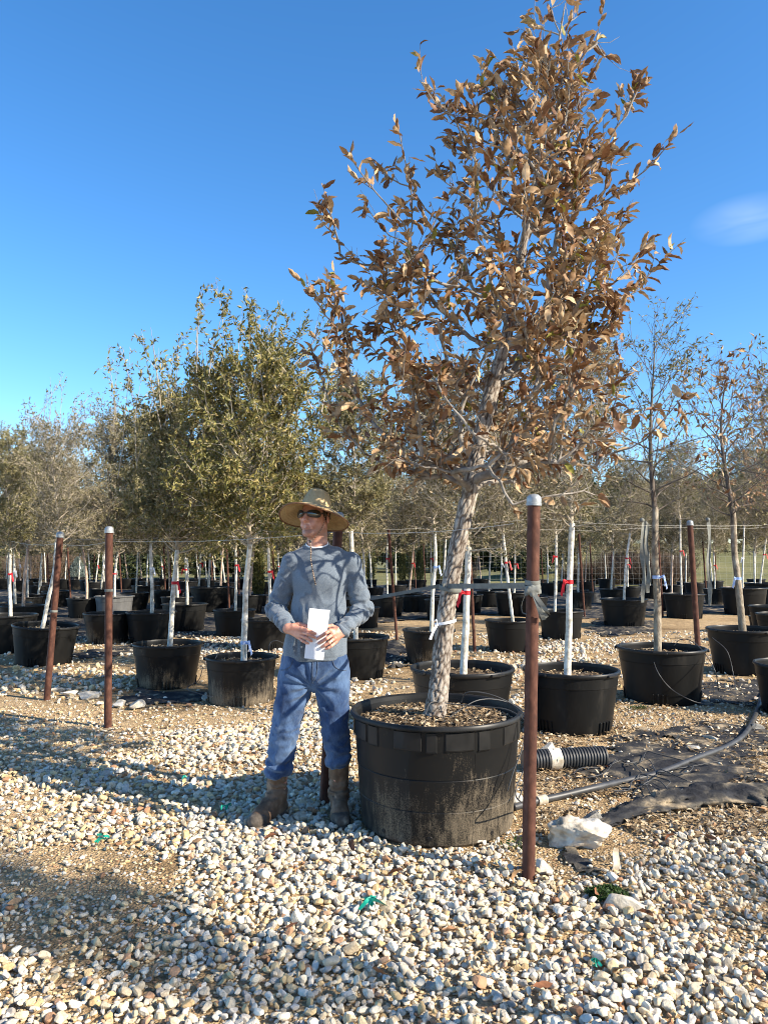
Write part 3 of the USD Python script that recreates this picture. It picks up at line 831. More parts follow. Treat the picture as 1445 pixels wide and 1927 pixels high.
T('two-tone slim trunk in a small black pot left of the white-ribboned oak', 276, 1135, 52, [(276, 1104), (277, 1070), (280, 1032)], 'grey_a', 1.2, rad=0.03, pot='dust')
T('thick tan-trunked tree in a dark pot left of the slim red-ribboned trunk', 418, 1140, 54, [(415, 1102), (417, 1065), (420, 1026)], 'far_a', 1.2, bark='pink_trunk', rad=0.042)
# middle
T('young oak in the smooth black pot right behind the man', 672, 1284, 122, [(670, 1196), (665, 1100), (660, 1000)], 'dense_a', 0.85, rad=0.036)
T('shrubby young oak in a low pot behind the oak that stands behind the man', 684, 1183, 62, [(688, 1150), (686, 1090), (684, 1040)], 'far_b', 0.9, rad=0.026)
T('white-trunked tree with thin red band, left of the rusty stake nearest the man', 729, 1163, 64, [(729, 1117), (728, 1060), (729, 1008)], 'grey_a', 1.0, ribbon=[('red', 1051)], rad=0.026)
T('white trunk leaning right in a large black pot left of the big leaning tree', 806, 1254, 100, [(811, 1180), (815, 1110), (819, 1060), (818, 1000)], 'grey_a', 0.95, ribbon=[('blue', 1070)], rad=0.032, pot='dust')
T('mottled trunk in a pot just behind the white leaning trunk left of the big tree', 829, 1168, 62, [(834, 1142), (836, 1080), (838, 1016)], 'far_b', 1.0, rad=0.032)
T('slim white trunk with a red bow left of the white leaning trunk', 806, 1155, 52, [(812, 1110), (811, 1060), (811, 1006)], 'grey_b', 1.0, ribbon=[('red', 1053, 1)], rad=0.024)
T('thick whitewashed trunk with a hanging red ribbon in the round pot behind the big pot', 868, 1396, 194, [(869, 1303), (874, 1220), (878, 1120), (882, 1030)], 'grey_b', 0.85, ribbon=[('red', 1113, -1)], rad=0.036, pot='dust')
T('white trunk leaning left with a red band, between the big tree and the strapped post', 957, 1229, 94, [(966, 1158), (957, 1100), (946, 1000)], 'grey_a', 0.95, ribbon=[('red', 1061)], rad=0.03)
T('grey trunk with a red bow behind the left-leaning trunk by the strapped post', 965, 1160, 70, [(967, 1126), (969, 1070), (969, 1010)], 'grey_b', 1.05, ribbon=[('red', 1060, 1)], rad=0.03)
# right
T('mottled white-trunked tree with red ribbon in the nearest pot right of the strapped post', 1070, 1388, 178, [(1068, 1262), (1070, 1180), (1072, 1100), (1076, 985)], 'grey_b', 0.85, ribbon=[('red', 1099, -1)], rad=0.036, pot='plain')
T('white trunk with a red ribbon, in a black pot close behind the mottled white trunk', 1053, 1204, 84, [(1044, 1141), (1046, 1080), (1046, 1005)], 'grey_a', 0.9, ribbon=[('red', 1050, -1)], rad=0.03)
T('white trunk leaning right in a black pot beside two hanging grey straps', 1171, 1183, 86, [(1173, 1127), (1177, 1070), (1185, 1003)], 'grey_b', 0.9, ribbon=[('red', 1049, 1)], rad=0.03)
T('white-trunked tree with red bow, left of the capped rear post on the right', 1284, 1166, 74, [(1283, 1115), (1281, 1060), (1280, 975)], 'grey_b', 1.0, ribbon=[('red', 1041, 1)], rad=0.026)
T('white trunk with a white ribbon in a black pot near the right edge', 1396, 1158, 82, [(1397, 1108), (1398, 1060), (1400, 990)], 'grey_a', 1.0, ribbon=[('white', 1049, -1)], rad=0.03)
T('white trunk leaning right with a red bow at the right edge', 1440, 1148, 80, [(1430, 1103), (1435, 1060), (1443, 1000)], 'grey_b', 1.0, ribbon=[('red', 1044, 1)], rad=0.03)
T('low bushy sapling in a black pot at the right edge behind the brown-leaved tree', 1450, 1196, 84, [(1452, 1150), (1454, 1090), (1456, 1020)], 'grey_a', 0.9, rad=0.026)
T('slim sapling in the black pot cut off by the right edge', 1492, 1356, 150, [(1500, 1240), (1500, 1150), (1502, 1010)], 'sparse', 0.8, rad=0.028)
T('tall sparse rough-barked oak with a blue and white tie in a wide black pot', 1239, 1331, 160, [(1238, 1222), (1236, 1130), (1233, 1040), (1232, 955)], 'sparse', 0.93, ribbon=[('blue', 1081, 1)], rad=0.044, bark='rough_trunk', crot=0.5)
T('dark-barked tree with few brown leaves in the large pot at the right edge', 1395, 1273, 134, [(1397, 1191), (1390, 1110), (1383, 1040), (1378, 965)], 'brown', 1.1, ribbon=[('blue', 1083, -1)], rad=0.05, bark='rough_trunk', crot=2.2)
T('bare brown-leaved tree rising at the right edge behind the large pot', 1466, 1215, 90, [(1468, 1150), (1462, 1060), (1452, 960)], 'brown', 1.25, rad=0.045, bark='rough_trunk', crot=0.2)

far_rng = np.random.default_rng(5)
FAR = [(39, 1095), (77, 1106), (86, 1099), (180, 1098), (170, 1094), (241, 1092), (196, 1097), (123, 1081), (12, 1082), (283, 1097), (267, 1092), (354, 1097), (373, 1088), (389, 1086), (424, 1099), (493, 1098), (745, 1104), (700, 1110),
       (1031, 1100), (1057, 1096), (1101, 1097), (1181, 1107), (1290, 1098), (1222, 1104), (943, 1103), (905, 1092), (1262, 1104), (1305, 1100), (1340, 1096), (1012, 1093), (560, 1104), (590, 1094), (620, 1100), (525, 1092),
       (52, 1128), (108, 1116), (190, 1112), (256, 1119), (335, 1128), (374, 1119), (470, 1124), (545, 1120), (600, 1128), (640, 1116), (662, 1122), (770, 1119), (920, 1116), (1000, 1128), (1088, 1118), (1150, 1112), (1264, 1121), (1345, 1112), (1420, 1118), (880, 1124), (148, 1090), (58, 1088), (222, 1086), (307, 1084), (332, 1091), (445, 1088), (470, 1085), (1140, 1090), (1420, 1090), (-20, 1092), (-40, 1105), (1470, 1095), (405, 1094), (105, 1092)]
for i, (u, vs) in enumerate(FAR):
    Dd = min((CAM_H - 0.43) * FPX / (vs - 1047), 34)
    vb = 1047 + CAM_H * FPX / (Dd - 0.3)
    w = 0.8 * FPX / Dd
    lean = far_rng.normal() * 4
    vt = 1047 - 0.15 * FPX / Dd
    vs2 = 1047 + (CAM_H - 0.44) * FPX / Dd
    kind = ['far_a', 'far_b', 'far_b', 'grey_a'][i % 4]
    T('slim pale-trunked young tree in a black pot in the far rows of the nursery', u, vb, w, [(u, vs2), (u + lean * 0.5, (vs2 + vt) / 2), (u + lean, vt)], kind, float(far_rng.uniform(0.85, 1.25)), rad=float(far_rng.uniform(0.026, 0.036)),
      bark='white_trunk' if i % 5 else 'pink_trunk', group='far rows of potted trees', pot='plain' if i % 3 else 'dust', ribbon=[('red' if i % 2 else 'white', vt + 24, 1)] if i % 3 == 0 else None)

CY = [('columnar green cypress in a black pot between the dusty potted oak and the man', 487, 1143, 34, 1.15), ('narrow cypress beside the rusty stake just right of the man', 757, 1108, 24, 1.2),
      ('narrow cypress left of the dark stake behind the big leaning tree', 773, 1106, 24, 1.1), ('bright narrow cypress right of the dark stake behind the big leaning tree', 790, 1108, 26, 1.25),
      ('narrow cypress close behind the right sleeve of the man', 698, 1106, 24, 1.25), ('narrow cypress partly hidden by the white trunk leaning right', 826, 1106, 24, 1.2), ('narrow cypress seen just left of the big leaning trunk', 850, 1106, 24, 1.2)]
for lb, u, v, w, cs in CY:
    T(lb, u, v, w, None, 'cypress', cs, name='potted_cypress', cat='potted cypress')
T('small blue-grey conifer in a black pot between the two tall left posts', 147, 1104, 28, None, 'conifer', 1.0, name='potted_conifer', cat='potted conifer')
# bare pots further back
for lb, u, v, w, k in (('empty weathered grey banded pot beside a rusty stake at the right', 1115, 1134, 30, 'grey'), ('dark pot standing left of the grey banded pot', 1088, 1133, 36, 'plain'), ('small black pot right of the grey banded pot', 1138, 1124, 18, 'plain'),
                       ('empty black pot beyond the slim trunk with the red bow left of the big tree', 780, 1154, 50, 'plain'), ('low black pot at the right edge in front of the grass hill', 1425, 1186, 40, 'plain'),
                       ('small dark pot hanging on the fence line at the far left', 124, 1082, 12, 'plain')):
    root, _ = T(lb, u, v, w, None, 'cypress', 0.001, pot=k, name='plant_pot', cat='plant pot')
    stage.RemovePrim(root + '/crown')

# ------------------------------------------------------------------ posts


def post(label, base, top, r=0.031, cap=True, band=None, dtop=0.0, name='rusty_post', group=None, Y=None):
    b = G(*base) if Y is None else D(base[0], base[1], Y)
    b[2] = float(ground_h(b[0], b[1]))
    t = D(top[0], top[1], b[1] + dtop)
    root = thing(name, label, 'post', b, group=group)
    ax = t - b
    L0 = np.linalg.norm(ax)
    R = frame_z(ax)
    k = 28 if r > 0.03 else 12
    pr = [(0.0, -0.25), (r, -0.25)] + [(r, z) for z in np.linspace(0, L0, 8)] + [(0.0, L0)]
    v, f = lathe(pr, k)
    part('pipe', (v @ R.T, f), L['rust'], root, smooth=40)
    if cap:
        c = r * 1.22
        pr = [(r + 0.001, L0 - r * 0.9), (c, L0 - r * 0.9), (c, L0 - r * 0.5), (c * 0.94, L0 - r * 0.45), (c * 0.97, L0 + r * 0.1), (c * 0.85, L0 + r * 0.55), (c * 0.55, L0 + r * 0.88), (0.0, L0 + r * 1.0)]
        v, f = lathe(pr, k)
        part('cap', (v @ R.T, f), L['galv'], root, smooth=35)
    if band:
        zb = L0 * band
        v, f = lathe([(r + 0.0005, zb - 0.012), (r + 0.003, zb - 0.011), (r + 0.003, zb + 0.011), (r + 0.0005, zb + 0.012)], k)
        part('band', (v @ R.T, f), L['strap'], root, smooth=35)
    if r > 0.03:
        POT_FEET.append((b[0], b[1], r))
    return b, t


PR = post('tall rusty post with a knotted grey strap, nearest on the right', (994, 1652), (1004.5, 941))
PM = post('rusty post rising behind the man with its grey cap beside his hat', (610, 1513), (637, 972), dtop=0.16)
PL = post('straight rusty post with grey cap and one pale band, second from the left', (203, 1369), (205.5, 997), band=0.69, r=0.033)
PL0 = post('leaning rusty post with a white cap, leftmost of the tall posts', (88, 1317), (113.5, 1006), band=0.535, r=0.034)
PE = post('rusty capped post leaning left behind the tall sparse oak at the right', (1317, 1279), (1298, 984), r=0.034)
for lb, b, t in (('thin rusty stake in front of the black pot just right of the man', (747, 1208), (731, 996)), ('thin rusty stake directly behind the big leaning trunk', (893, 1227), (884, 1040)),
                 ('dark stake between two cypresses behind the big leaning tree', (783, 1112), (776, 1004)), ('slim stake right of the bright cypress', (801, 1110), (796, 1018)),
                 ('dark rusty stake leaning left, right of the mottled white trunk', (1100, 1163), (1089, 1004)), ('rusty stake over the grey banded pot', (1116, 1128), (1109, 1010)),
                 ('thin rusty stake just right of the strapped post', (1023, 1120), (1016, 1008)), ('rusty stake leaning against the rough-barked sparse oak', (1247, 1163), (1238, 1008)),
                 ('short rusty stake with a white cap before the grass hill', (1330, 1136), (1321, 1003)), ('rusty stake inside the black pot left of the man', (432, 1158), (426, 1018)),
                 ('rusty stake right of the slim red-ribboned trunk left of the man', (450, 1122), (447, 1025)), ('rusty stake left of the tan trunk among the left pots', (312, 1136), (308, 1022)),
                 ('rusty stake behind the two-tone leaning tree between the left posts', (134, 1147), (127, 1030)), ('rusty stake left of the leaning post with white cap', (92, 1128), (89, 1032)),
                 ('rusty stake behind the trunk with the red band at the far left', (22, 1150), (17, 1035)), ('rusty stake just right of the straight left post', (230, 1137), (224, 1035)),
                 ('dark rusty stake just left of the man\'s shoulder', (521, 1150), (511, 1015)), ('rusty stake far back above the wide black pot left of the man', (400, 1112), (397, 1028)),
                 ('slim rusty stake far back right of the tan trunk left of the man', (322, 1108), (320, 1030))):
    post(lb, b, t, r=0.026, cap='white cap' in lb, name='rusty_stake')

# wires along the post rows


def wire(label, pts, r=0.0016, sag=0.03, mat='wire', name='fence_wire', cat='wire', n=14, group=None):
    p = np.array(pts, float)
    q = []
    for a, b in zip(p[:-1], p[1:]):
        t = np.linspace(0, 1, n)[:, None]
        s = a + (b - a) * t
        s[:, 2] -= sag * 4 * (t[:, 0] * (1 - t[:, 0]))
        q.append(s if a is p[0] else s[1:])
    v, f = tube(np.vstack(q), r, 5)
    return part(name, (v, f), L[mat], smooth=True, label=label, cat=cat, group=group)


up = np.array([0, 0, -0.10])
off = PR[1] - PR[0]
wire('thin wire strung along the near row of tall posts from right to far left', [PR[1] + up + [0, 0.034, 0], PM[1] + up + [0, 0.034, 0], PL[1] + up + [0, 0.036, 0], PL0[1] + up + [0, 0.036, 0], D(20, 1018, 10.0)], r=0.0013)
wire('pale wire running right from behind the strapped post past the capped rear post', [D(700, 997, 8.7), D(1010, 975, 9.0), PE[1] + [0, 0.037, -0.03], D(1520, 981, 10.2)], r=0.0015)
wire('second pale wire below it across the right side trees', [D(660, 1001, 11.5), D(1010, 996, 12.2), D(1240, 992, 12.6), D(1520, 990, 13.4)], r=0.0016)
wire('pale wire crossing between the trunks left of the man', [D(96, 1012, 9), D(330, 1011, 9.3), D(560, 1010, 9.6)], r=0.0014)
# hanging grey straps
for lb, u, v0, v1, Y in (('grey fabric strap hanging from the wire over the right-leaning white trunk\'s pot', 1208, 979, 1134, 11.1), ('pair of twisted grey straps hanging close behind the other strap', 1214, 985, 1116, 11.3), ('pale grey strap hanging from the wire before the grass hill', 1332, 978, 1140, 12.3)):
    a, b = D(u, v0, Y), D(u + 2, v1, Y)
    n = 26
    t = np.linspace(0, 1, n)
    c = a + (b - a) * t[:, None]
    c[:, 0] += 0.015 * np.sin(t * 9 + u) + (0.03 * t if 'pair' in lb else 0)
    m = MB()
    for q in range(2):
        tw = 0.7 * np.sin(t * 5 + u + q * 2)
        s = np.stack([np.cos(tw), np.sin(tw), 0 * tw], 1) * (0.024 + 0.008 * np.sin(t * 17 + q))[:, None]
        cc = c + np.array([0.022 * q, 0.02 * q, 0.0])
        i = np.arange(n - 1)
        m.add(np.vstack([cc - s, cc + s]), np.stack([i, i + 1, i + n + 1, i + n], 1))
    m.add(*[x for x in (lambda q: (np.array(q.vertices) * 0.035 + a, np.array(q.faces)))(trimesh.creation.icosphere(2))])
    part('grey_strap', m.mesh(), L['strap'], smooth=True, label=lb, cat='strap')

# ------------------------------------------------------------------ the big leaning tree
TX, TY = 0.303, 4.38
tree = thing('potted_oak', 'large leaning oak with tan dead leaves in the big black pot beside the man', 'potted tree', (TX, TY, 0))
TO = np.array([TX, TY, 0])
POT_FEET.append((TX, TY, 0.44))
pot = thing('pot', parent=tree)
Rt, Rb, Hp = 0.497, 0.43, 0.64
wall = [(0.02, 0.0), (Rb - 0.02, 0.0), (Rb, 0.02)]
rad_at = lambda z: Rb + (0.468 - Rb) * (z / 0.5)
for zs in (0.19, 0.355):
    wall += [(rad_at(zs - 0.05), zs - 0.05), (rad_at(zs - 0.004), zs - 0.004), (rad_at(zs) - 0.003, zs), (rad_at(zs) + 0.001, zs + 0.004)]
wall += [(rad_at(0.45), 0.45), (0.468, 0.50), (0.472, 0.508), (0.474, Hp - 0.03), (0.46, Hp - 0.03), (0.45, Hp - 0.10), (0.02, Hp - 0.10)]
part('body', lathe(wall, 96), L['pot_dirty'], pot, smooth=30)
rim = [(0.462, Hp - 0.031), (Rt - 0.012, Hp - 0.031), (Rt, Hp - 0.022), (Rt, Hp - 0.01), (Rt - 0.006, Hp - 0.001), (0.478, Hp), (0.466, Hp - 0.008), (0.462, Hp - 0.031)]
part('rim', lathe(rim, 96), L['pot_rim'], pot, smooth=35)
a = 0.1
k = 0
while a < 2 * PI - 0.1:
    w = (0.33, 0.12, 0.33, 0.16)[k % 4]
    m = MB()
    n = 8
    for q in range(1):
        an = np.linspace(a, a + w, n)
        r0, r1 = 0.4742, 0.4795
        z0, z1 = 0.512 if k % 2 == 0 else 0.505, Hp - 0.034
        ring = []
        for rr, z, sh_ in ((r0, z0 - 0.004, 0), (r1, z0 + 0.004, 0.008), (r1, z1 - 0.003, 0.008), (r0, z1, 0)):
            aa = an + np.linspace(sh_, -sh_, n)
            ring.append(np.stack([rr * np.cos(aa), rr * np.sin(aa), np.full(n, z)], 1))
        v = np.vstack(ring)
        i, j = np.meshgrid(np.arange(3), np.arange(n - 1), indexing='ij')
        f = np.stack([i * n + j, i * n + j + 1, (i + 1) * n + j + 1, (i + 1) * n + j], -1).reshape(-1, 4)
        m.add(v, f)
        for e in (0, n - 1):
            m.add(v[[e, n + e, 2 * n + e, 3 * n + e]], np.array([[0, 1, 2, 3]]))
    part('band_panel', m.mesh(), L['pot_rim'], pot, smooth=25)
    a += w + (0.05, 0.09, 0.05, 0.22)[k % 4]
    k += 1
for sa in (math.radians(-68), math.radians(112)):
    v, f = box(0, 0, 0, 0.003, 0.006, 0.48)
    v = v @ roty_m(0.078).T + [0.4487, 0, 0.255]
    part('mould_seam', (v @ rotz_m(sa).T, f), L['pot_dirty'], pot)
for sa in (-2.35, -1.72, -0.9, 0.6, 1.9):
    v, f = lathe([(0.0, 0.001), (0.011, 0.001), (0.012, 0.0), (0.012, -0.012)], 12)
    v = v @ roty_m(PI / 2 + 0.07).T + [Rb + 0.0045, 0, 0.055]
    part('drain_hole', (v @ rotz_m(sa).T, f), L['pot_rim'], pot)
srng = np.random.default_rng(3)
v, f = soil_disc(0.458, Hp - 0.075, srng, rise=0.03, n=60)
part('soil', (v, f), L['soil'], pot, smooth=True)
part('mulch', chips(2200, 0.44, lambda x, y: Hp - 0.063 + 0.02 * (1 - (x * x + y * y) / 0.2), srng, 0.005, 0.024), L['chip'], pot, kind='stuff', tone=4)

# trunk with furrowed bark
lead_px = [(815, 1362), (819, 1340), (828, 1270), (839, 1160), (855, 1060), (880, 940), (901, 840), (922, 745), (950, 645), (970, 540), (990, 430), (1010, 320), (1028, 220), (1045, 120), (1060, 25), (1064, 5)]
lead_dy = [0, 0, 0, 0.01, 0.02, 0.02, 0.03, 0.04, 0.03, 0.02, 0.0, 0.0, -0.02, -0.02, 0.0, 0.0]
lead = np.array([D(u, v, TY + dy) for (u, v), dy in zip(lead_px, lead_dy)])
lead_r = np.array([0.075, 0.062, 0.0535, 0.050, 0.048, 0.046, 0.043, 0.043, 0.034, 0.028, 0.022, 0.016, 0.011, 0.0075, 0.004, 0.002])
NT, KT = 420, 56
tp = spline(lead, NT); tr = np.interp(np.linspace(0, 1, NT), np.linspace(0, 1, len(lead_r)), lead_r)
tv, tf = tube(tp, 1.0, KT, cap=True)
ctr = np.repeat(tp, KT, 0)
dirs = tv[:NT * KT] - ctr
arc = np.r_[0, np.cumsum(np.linalg.norm(np.diff(tp, axis=0), axis=1))]
# bark plates: cells on the unrolled trunk
A_ = np.tile(np.arange(KT) * 2 * PI / KT, NT); S_ = np.repeat(arc, KT); R_ = np.repeat(tr, KT)
brng = np.random.default_rng(8)
q3 = np.stack([np.cos(A_) * 0.055 * 1.5, np.sin(A_) * 0.055 * 1.5, S_ * 0.8], 1)
q3 += (np.stack([meshkit.fbm(q3 * 17 + k * 7.7, 4) for k in range(3)], 1) - 0.5) * 0.034
seeds = brng.uniform([-0.12, -0.12, 0], [0.12, 0.12, arc[-1] * 0.8], (int(arc[-1] * 560), 3))
seeds = seeds[(np.hypot(seeds[:, 0], seeds[:, 1]) > 0.06) & (np.hypot(seeds[:, 0], seeds[:, 1]) < 0.105)]
dd_, ii_ = cKDTree(seeds).query(q3, k=2)
edge = np.clip((dd_[:, 1] - dd_[:, 0]) / (0.004 + 0.014 * meshkit.fbm(q3 * 30, 3, 4)), 0, 1)
plate = np.random.default_rng(2).random(len(seeds))[ii_[:, 0]]
relief = sstep(edge) * (0.0065 + 0.0035 * plate) + (meshkit.fbm(q3 * 90, 3) - 0.5) * 0.004
fade = np.clip((R_ - 0.016) / 0.03, 0.05, 1)
tv[:NT * KT] = ctr + dirs * (R_ - 0.005 * fade + relief * fade)[:, None]
tv[-2], tv[-1] = tp[0], tp[-1]
crack = np.r_[sstep(edge) * 0.75 + 0.25 * plate, 0.5, 0.5]
L['bark'] = material('furrowed_bark', {
    'at': ('attribute', {'attribute': 'plate'}), 'g': ('geometry', {}), 'n': ('noise_texture', {'scale': 45.0, 'detail': 6.0, 'roughness': 0.7}),
    'r': ('rgb_ramp', {'ramp': [(0.0, (0.06, 0.045, 0.036)), (0.3, (0.13, 0.105, 0.087)), (0.7, (0.25, 0.22, 0.192)), (1.0, (0.39, 0.36, 0.32))]}),
    'r2': ('rgb_ramp', {'ramp': [(0.3, (0.62, 0.58, 0.55)), (0.6, (1.05, 1.03, 1.0))]}), 'm': ('mix', {'mix_type': 'multiply', 'fac': 1.0}),
    'b': ('bump', {'strength': 0.8, 'distance': 0.005}), 'p': ('principled_bsdf', {'roughness': 0.95, 'specular_ior_level': 0.15})},
    [('at.fac', 'r.fac'), ('g.position', 'n.vector'), ('n.fac', 'r2.fac'), ('r.color', 'm.color1'), ('r2.color', 'm.color2'), ('m.color', 'p.base_color'), ('n.fac', 'b.height'), ('b.normal', 'p.normal')], surface='p.BSDF')
tpath = part('trunk', (tv - TO, tf), L['bark'], tree, smooth=True)
UsdGeom.PrimvarsAPI(stage.GetPrimAtPath(tpath)).CreatePrimvar('plate', Sdf.ValueTypeNames.FloatArray, 'vertex').Set(Vt.FloatArray.FromNumpy(crack.astype(np.float32)))

# crown: branch tips spread through the crown's volume, each joined to the nearest wood below it
crng = np.random.default_rng(17)
zk = np.array([1.55, 1.82, 2.13, 2.44, 2.75, 3.07, 3.38, 3.70, 4.0, 4.33, 4.66, 4.85])
lk = np.array([0.10, 0.20, 0.62, 0.94, 1.00, 1.02, 0.95, 0.90, 0.80, 0.46, 0.17, 0.06])
rk = np.array([0.25, 0.72, 0.84, 0.86, 0.80, 0.70, 0.68, 0.58, 0.42, 0.30, 0.17, 0.08])


def lead_at(z):
    return np.array([np.interp(z, lead[:, 2], lead[:, k]) for k in range(3)])


def crown_tip(z, az, f):
    r = (lk if math.cos(az) < 0 else rk)
    rr = np.interp(z, zk, lk) * (0.5 - 0.5 * math.cos(az)) + np.interp(z, zk, rk) * (0.5 + 0.5 * math.cos(az))
    rr *= 1 - 0.12 * abs(math.sin(az))
    return lead_at(z) + np.array([math.cos(az), math.sin(az), 0]) * rr * f


targets = []
for i in range(310):
    z = 1.98 + (4.52 - 1.95) * crng.random() ** 1.18
    az = i * 2.39996 + crng.normal() * 0.3
    f = 0.96 * math.sqrt(crng.uniform(0.10, 1.0))
    targets.append(crown_tip(z, az, f))
tips = [(655, 290, -0.3), (612, 372, -0.1), (600, 402, 0.1), (576, 530, -0.15), (790, 150, -0.15), (812, 165, 0.2), (905, 150, -0.1), (960, 165, 0.15), (1000, 40, 0.05), (1035, 12, -0.05), (1092, 25, 0.03), (1125, 60, 0), (1140, 105, 0.08), (1205, 158, -0.2), (1190, 175, 0.15), (1252, 278, 0.1),
        (1200, 330, 0.3), (1250, 488, 0.2), (1215, 450, -0.3), (1285, 745, -0.1), (1190, 690, 0.3), (1130, 935, -0.2), (1060, 930, -0.45), (965, 950, -0.5), (730, 860, -0.3), (640, 800, 0.1), (600, 690, 0.2), (615, 640, -0.3), (640, 560, -0.4), (690, 480, 0.3), (700, 300, 0.25), (750, 245, -0.2),
        (1150, 850, 0.2), (1120, 800, -0.4), (680, 760, -0.4), (800, 880, -0.3), (690, 640, 0.3), (720, 560, -0.3), (650, 620, 0.0), (760, 420, -0.3), (770, 350, 0.3), (830, 260, 0.1), (740, 480, 0.0), (690, 390, 0.1), (640, 480, 0.2), (1045, 130, 0.12), (1090, 160, -0.1), (1000, 150, -0.12)]
tipp = [D(u, v, TY + dy) for u, v, dy in tips]
targets = targets + tipp
nodes_p, nodes_par, nodes_kids = [], [], []
for z in np.linspace(1.78, 4.75, 70):
    nodes_p.append(lead_at(z)); nodes_par.append(-1)
NL = len(nodes_p)
order = np.argsort([np.linalg.norm(t[:2] - lead_at(t[2])[:2]) for t in targets])
chains = []
for oi in order:
    t = targets[oi]
    P = np.array(nodes_p)
    dv = t - P
    dist = np.linalg.norm(dv, axis=1)
    horiz = np.linalg.norm(dv[:, :2], axis=1)
    want = np.where(t[2] > 2.2, 0.75, 0.15) * horiz
    cost = dist + 1.6 * np.clip(want - dv[:, 2], 0, None) + 0.5 * np.clip(dv[:, 2] - 1.6 * horiz - 0.15, 0, None) + np.where(dist < 0.16, 1.0, 0)
    k = int(np.argmin(cost))
    p0 = P[k]
    n = max(4, int(dist[k] / 0.09))
    mid = p0 + (t - p0) * 0.5 + np.array([0, 0, -0.10 * dist[k]]) * (1 if t[2] > 2.2 else -0.5) + crng.normal(size=3) * 0.035 * dist[k]
    pts = spline([p0, mid, t], n + 1)
    pts[1:-1] += crng.normal(size=(n - 1, 3)) * 0.006
    ids = [k]
    for q in pts[1:]:
        nodes_p.append(q); nodes_par.append(ids[-1]); ids.append(len(nodes_p) - 1)
    chains.append(ids)
load = np.zeros(len(nodes_p))
for i in range(len(nodes_p) - 1, NL - 1, -1):
    load[i] += 1
    if nodes_par[i] >= 0:
        load[nodes_par[i]] += load[i]
brad = 0.0019 * np.sqrt(np.maximum(load, 1)) + 0.0008
NP_ = np.array(nodes_p)
bm = MB()
leafA, leafB = [], []
for ids in chains:
    p = NP_[ids]
    r = brad[ids].copy(); r[0] = min(r[0], r[1] * 1.15)
    bm.tube(p, r, 6 if r[0] > 0.006 else 5, True)
    m = max(2, int(len(ids) * 0.62))
    for i in range(len(ids) - m, len(ids) - 1):
        leafA.append(p[i]); leafB.append(p[i + 1])
    for q in range(crng.integers(2, 6)):
        s = crng.uniform(0.25, 0.97) * (len(p) - 1)
        k = min(len(p) - 2, int(s)); b = p[k] + (p[k + 1] - p[k]) * (s - k)
        d = unit(unit(p[k + 1] - p[k]) * 0.8 + crng.normal(size=3) * 0.55 + [0, 0, 0.18])
        ln = crng.uniform(0.08, 0.24)
        c = b + d * ln * 0.5 + crng.normal(size=3) * 0.008
        e = b + d * ln + [0, 0, 0.02]
        bm.tube([b, c, e], [0.0024, 0.0018, 0.0011], 4, False)
        leafA += [b + (c - b) * 0.3, c]; leafB += [c, e]
v, f = bm.mesh()
part('branches', (v - TO, f), mix_noise('oak_branches', [(0.3, (0.10, 0.085, 0.07)), (0.5, (0.20, 0.175, 0.15)), (0.75, (0.36, 0.33, 0.29))], 14, 0.9, 0.4, 60), tree, smooth=True)


def leaf_template(rng):
    """A toothed, folded, curled dry leaf along +x, length 1."""
    n = 8
    s = np.linspace(0, 1, n)
    w = 0.195 * np.sin(PI * np.clip(s, 0, 1) ** 0.82).clip(0) ** 0.8 + 0.012
    w[1:-1] *= 1 + 0.06 * np.where(np.arange(1, n - 1) % 2, 1, -1)
    fold, curl, twist = rng.uniform(0.15, 0.9), rng.uniform(-0.5, 1.5), rng.normal() * 0.6
    ang = -curl * s
    x = np.cumsum(np.r_[0, np.cos(ang[1:]) / (n - 1)]); z = np.cumsum(np.r_[0, np.sin(ang[1:]) / (n - 1)])
    mid = np.stack([x, 0 * s, z], 1)
    L_, R2 = [], []
    for i in range(n):
        tw = twist * s[i] + 0.12 * math.sin(i * 2.1)
        nx, nz = -math.sin(ang[i]), math.cos(ang[i])
        for sg, out in ((1, L_), (-1, R2)):
            wy = sg * w[i] * math.cos(fold); wn = w[i] * math.sin(fold) * (1 + 0.25 * math.sin(i * 1.7 + sg))
            y2 = wy * math.cos(tw) - wn * math.sin(tw); n2 = wy * math.sin(tw) + wn * math.cos(tw)
            out.append(mid[i] + np.array([nx * n2, y2, nz * n2]))
    v = np.vstack([mid, L_, R2])
    i = np.arange(n - 1)
    q = np.vstack([np.stack([i, i + 1, n + i + 1, n + i], 1), np.stack([i, 2 * n + i, 2 * n + i + 1, i + 1], 1)])
    return v, np.vstack([q[:, [0, 1, 2]], q[:, [0, 2, 3]]])


TEMPL = [leaf_template(np.random.default_rng(100 + i)) for i in range(16)]


def place_leaves(c, d, up, ln, tid):
    """List of per-leaf vertices."""
    out = []
    s = unit(np.cross(up, d)); u = np.cross(d, s)
    for i in range(len(c)):
        v = TEMPL[tid[i]][0] * ln[i]
        out.append(c[i] + v @ np.stack([d[i], s[i], u[i]]))
    return out


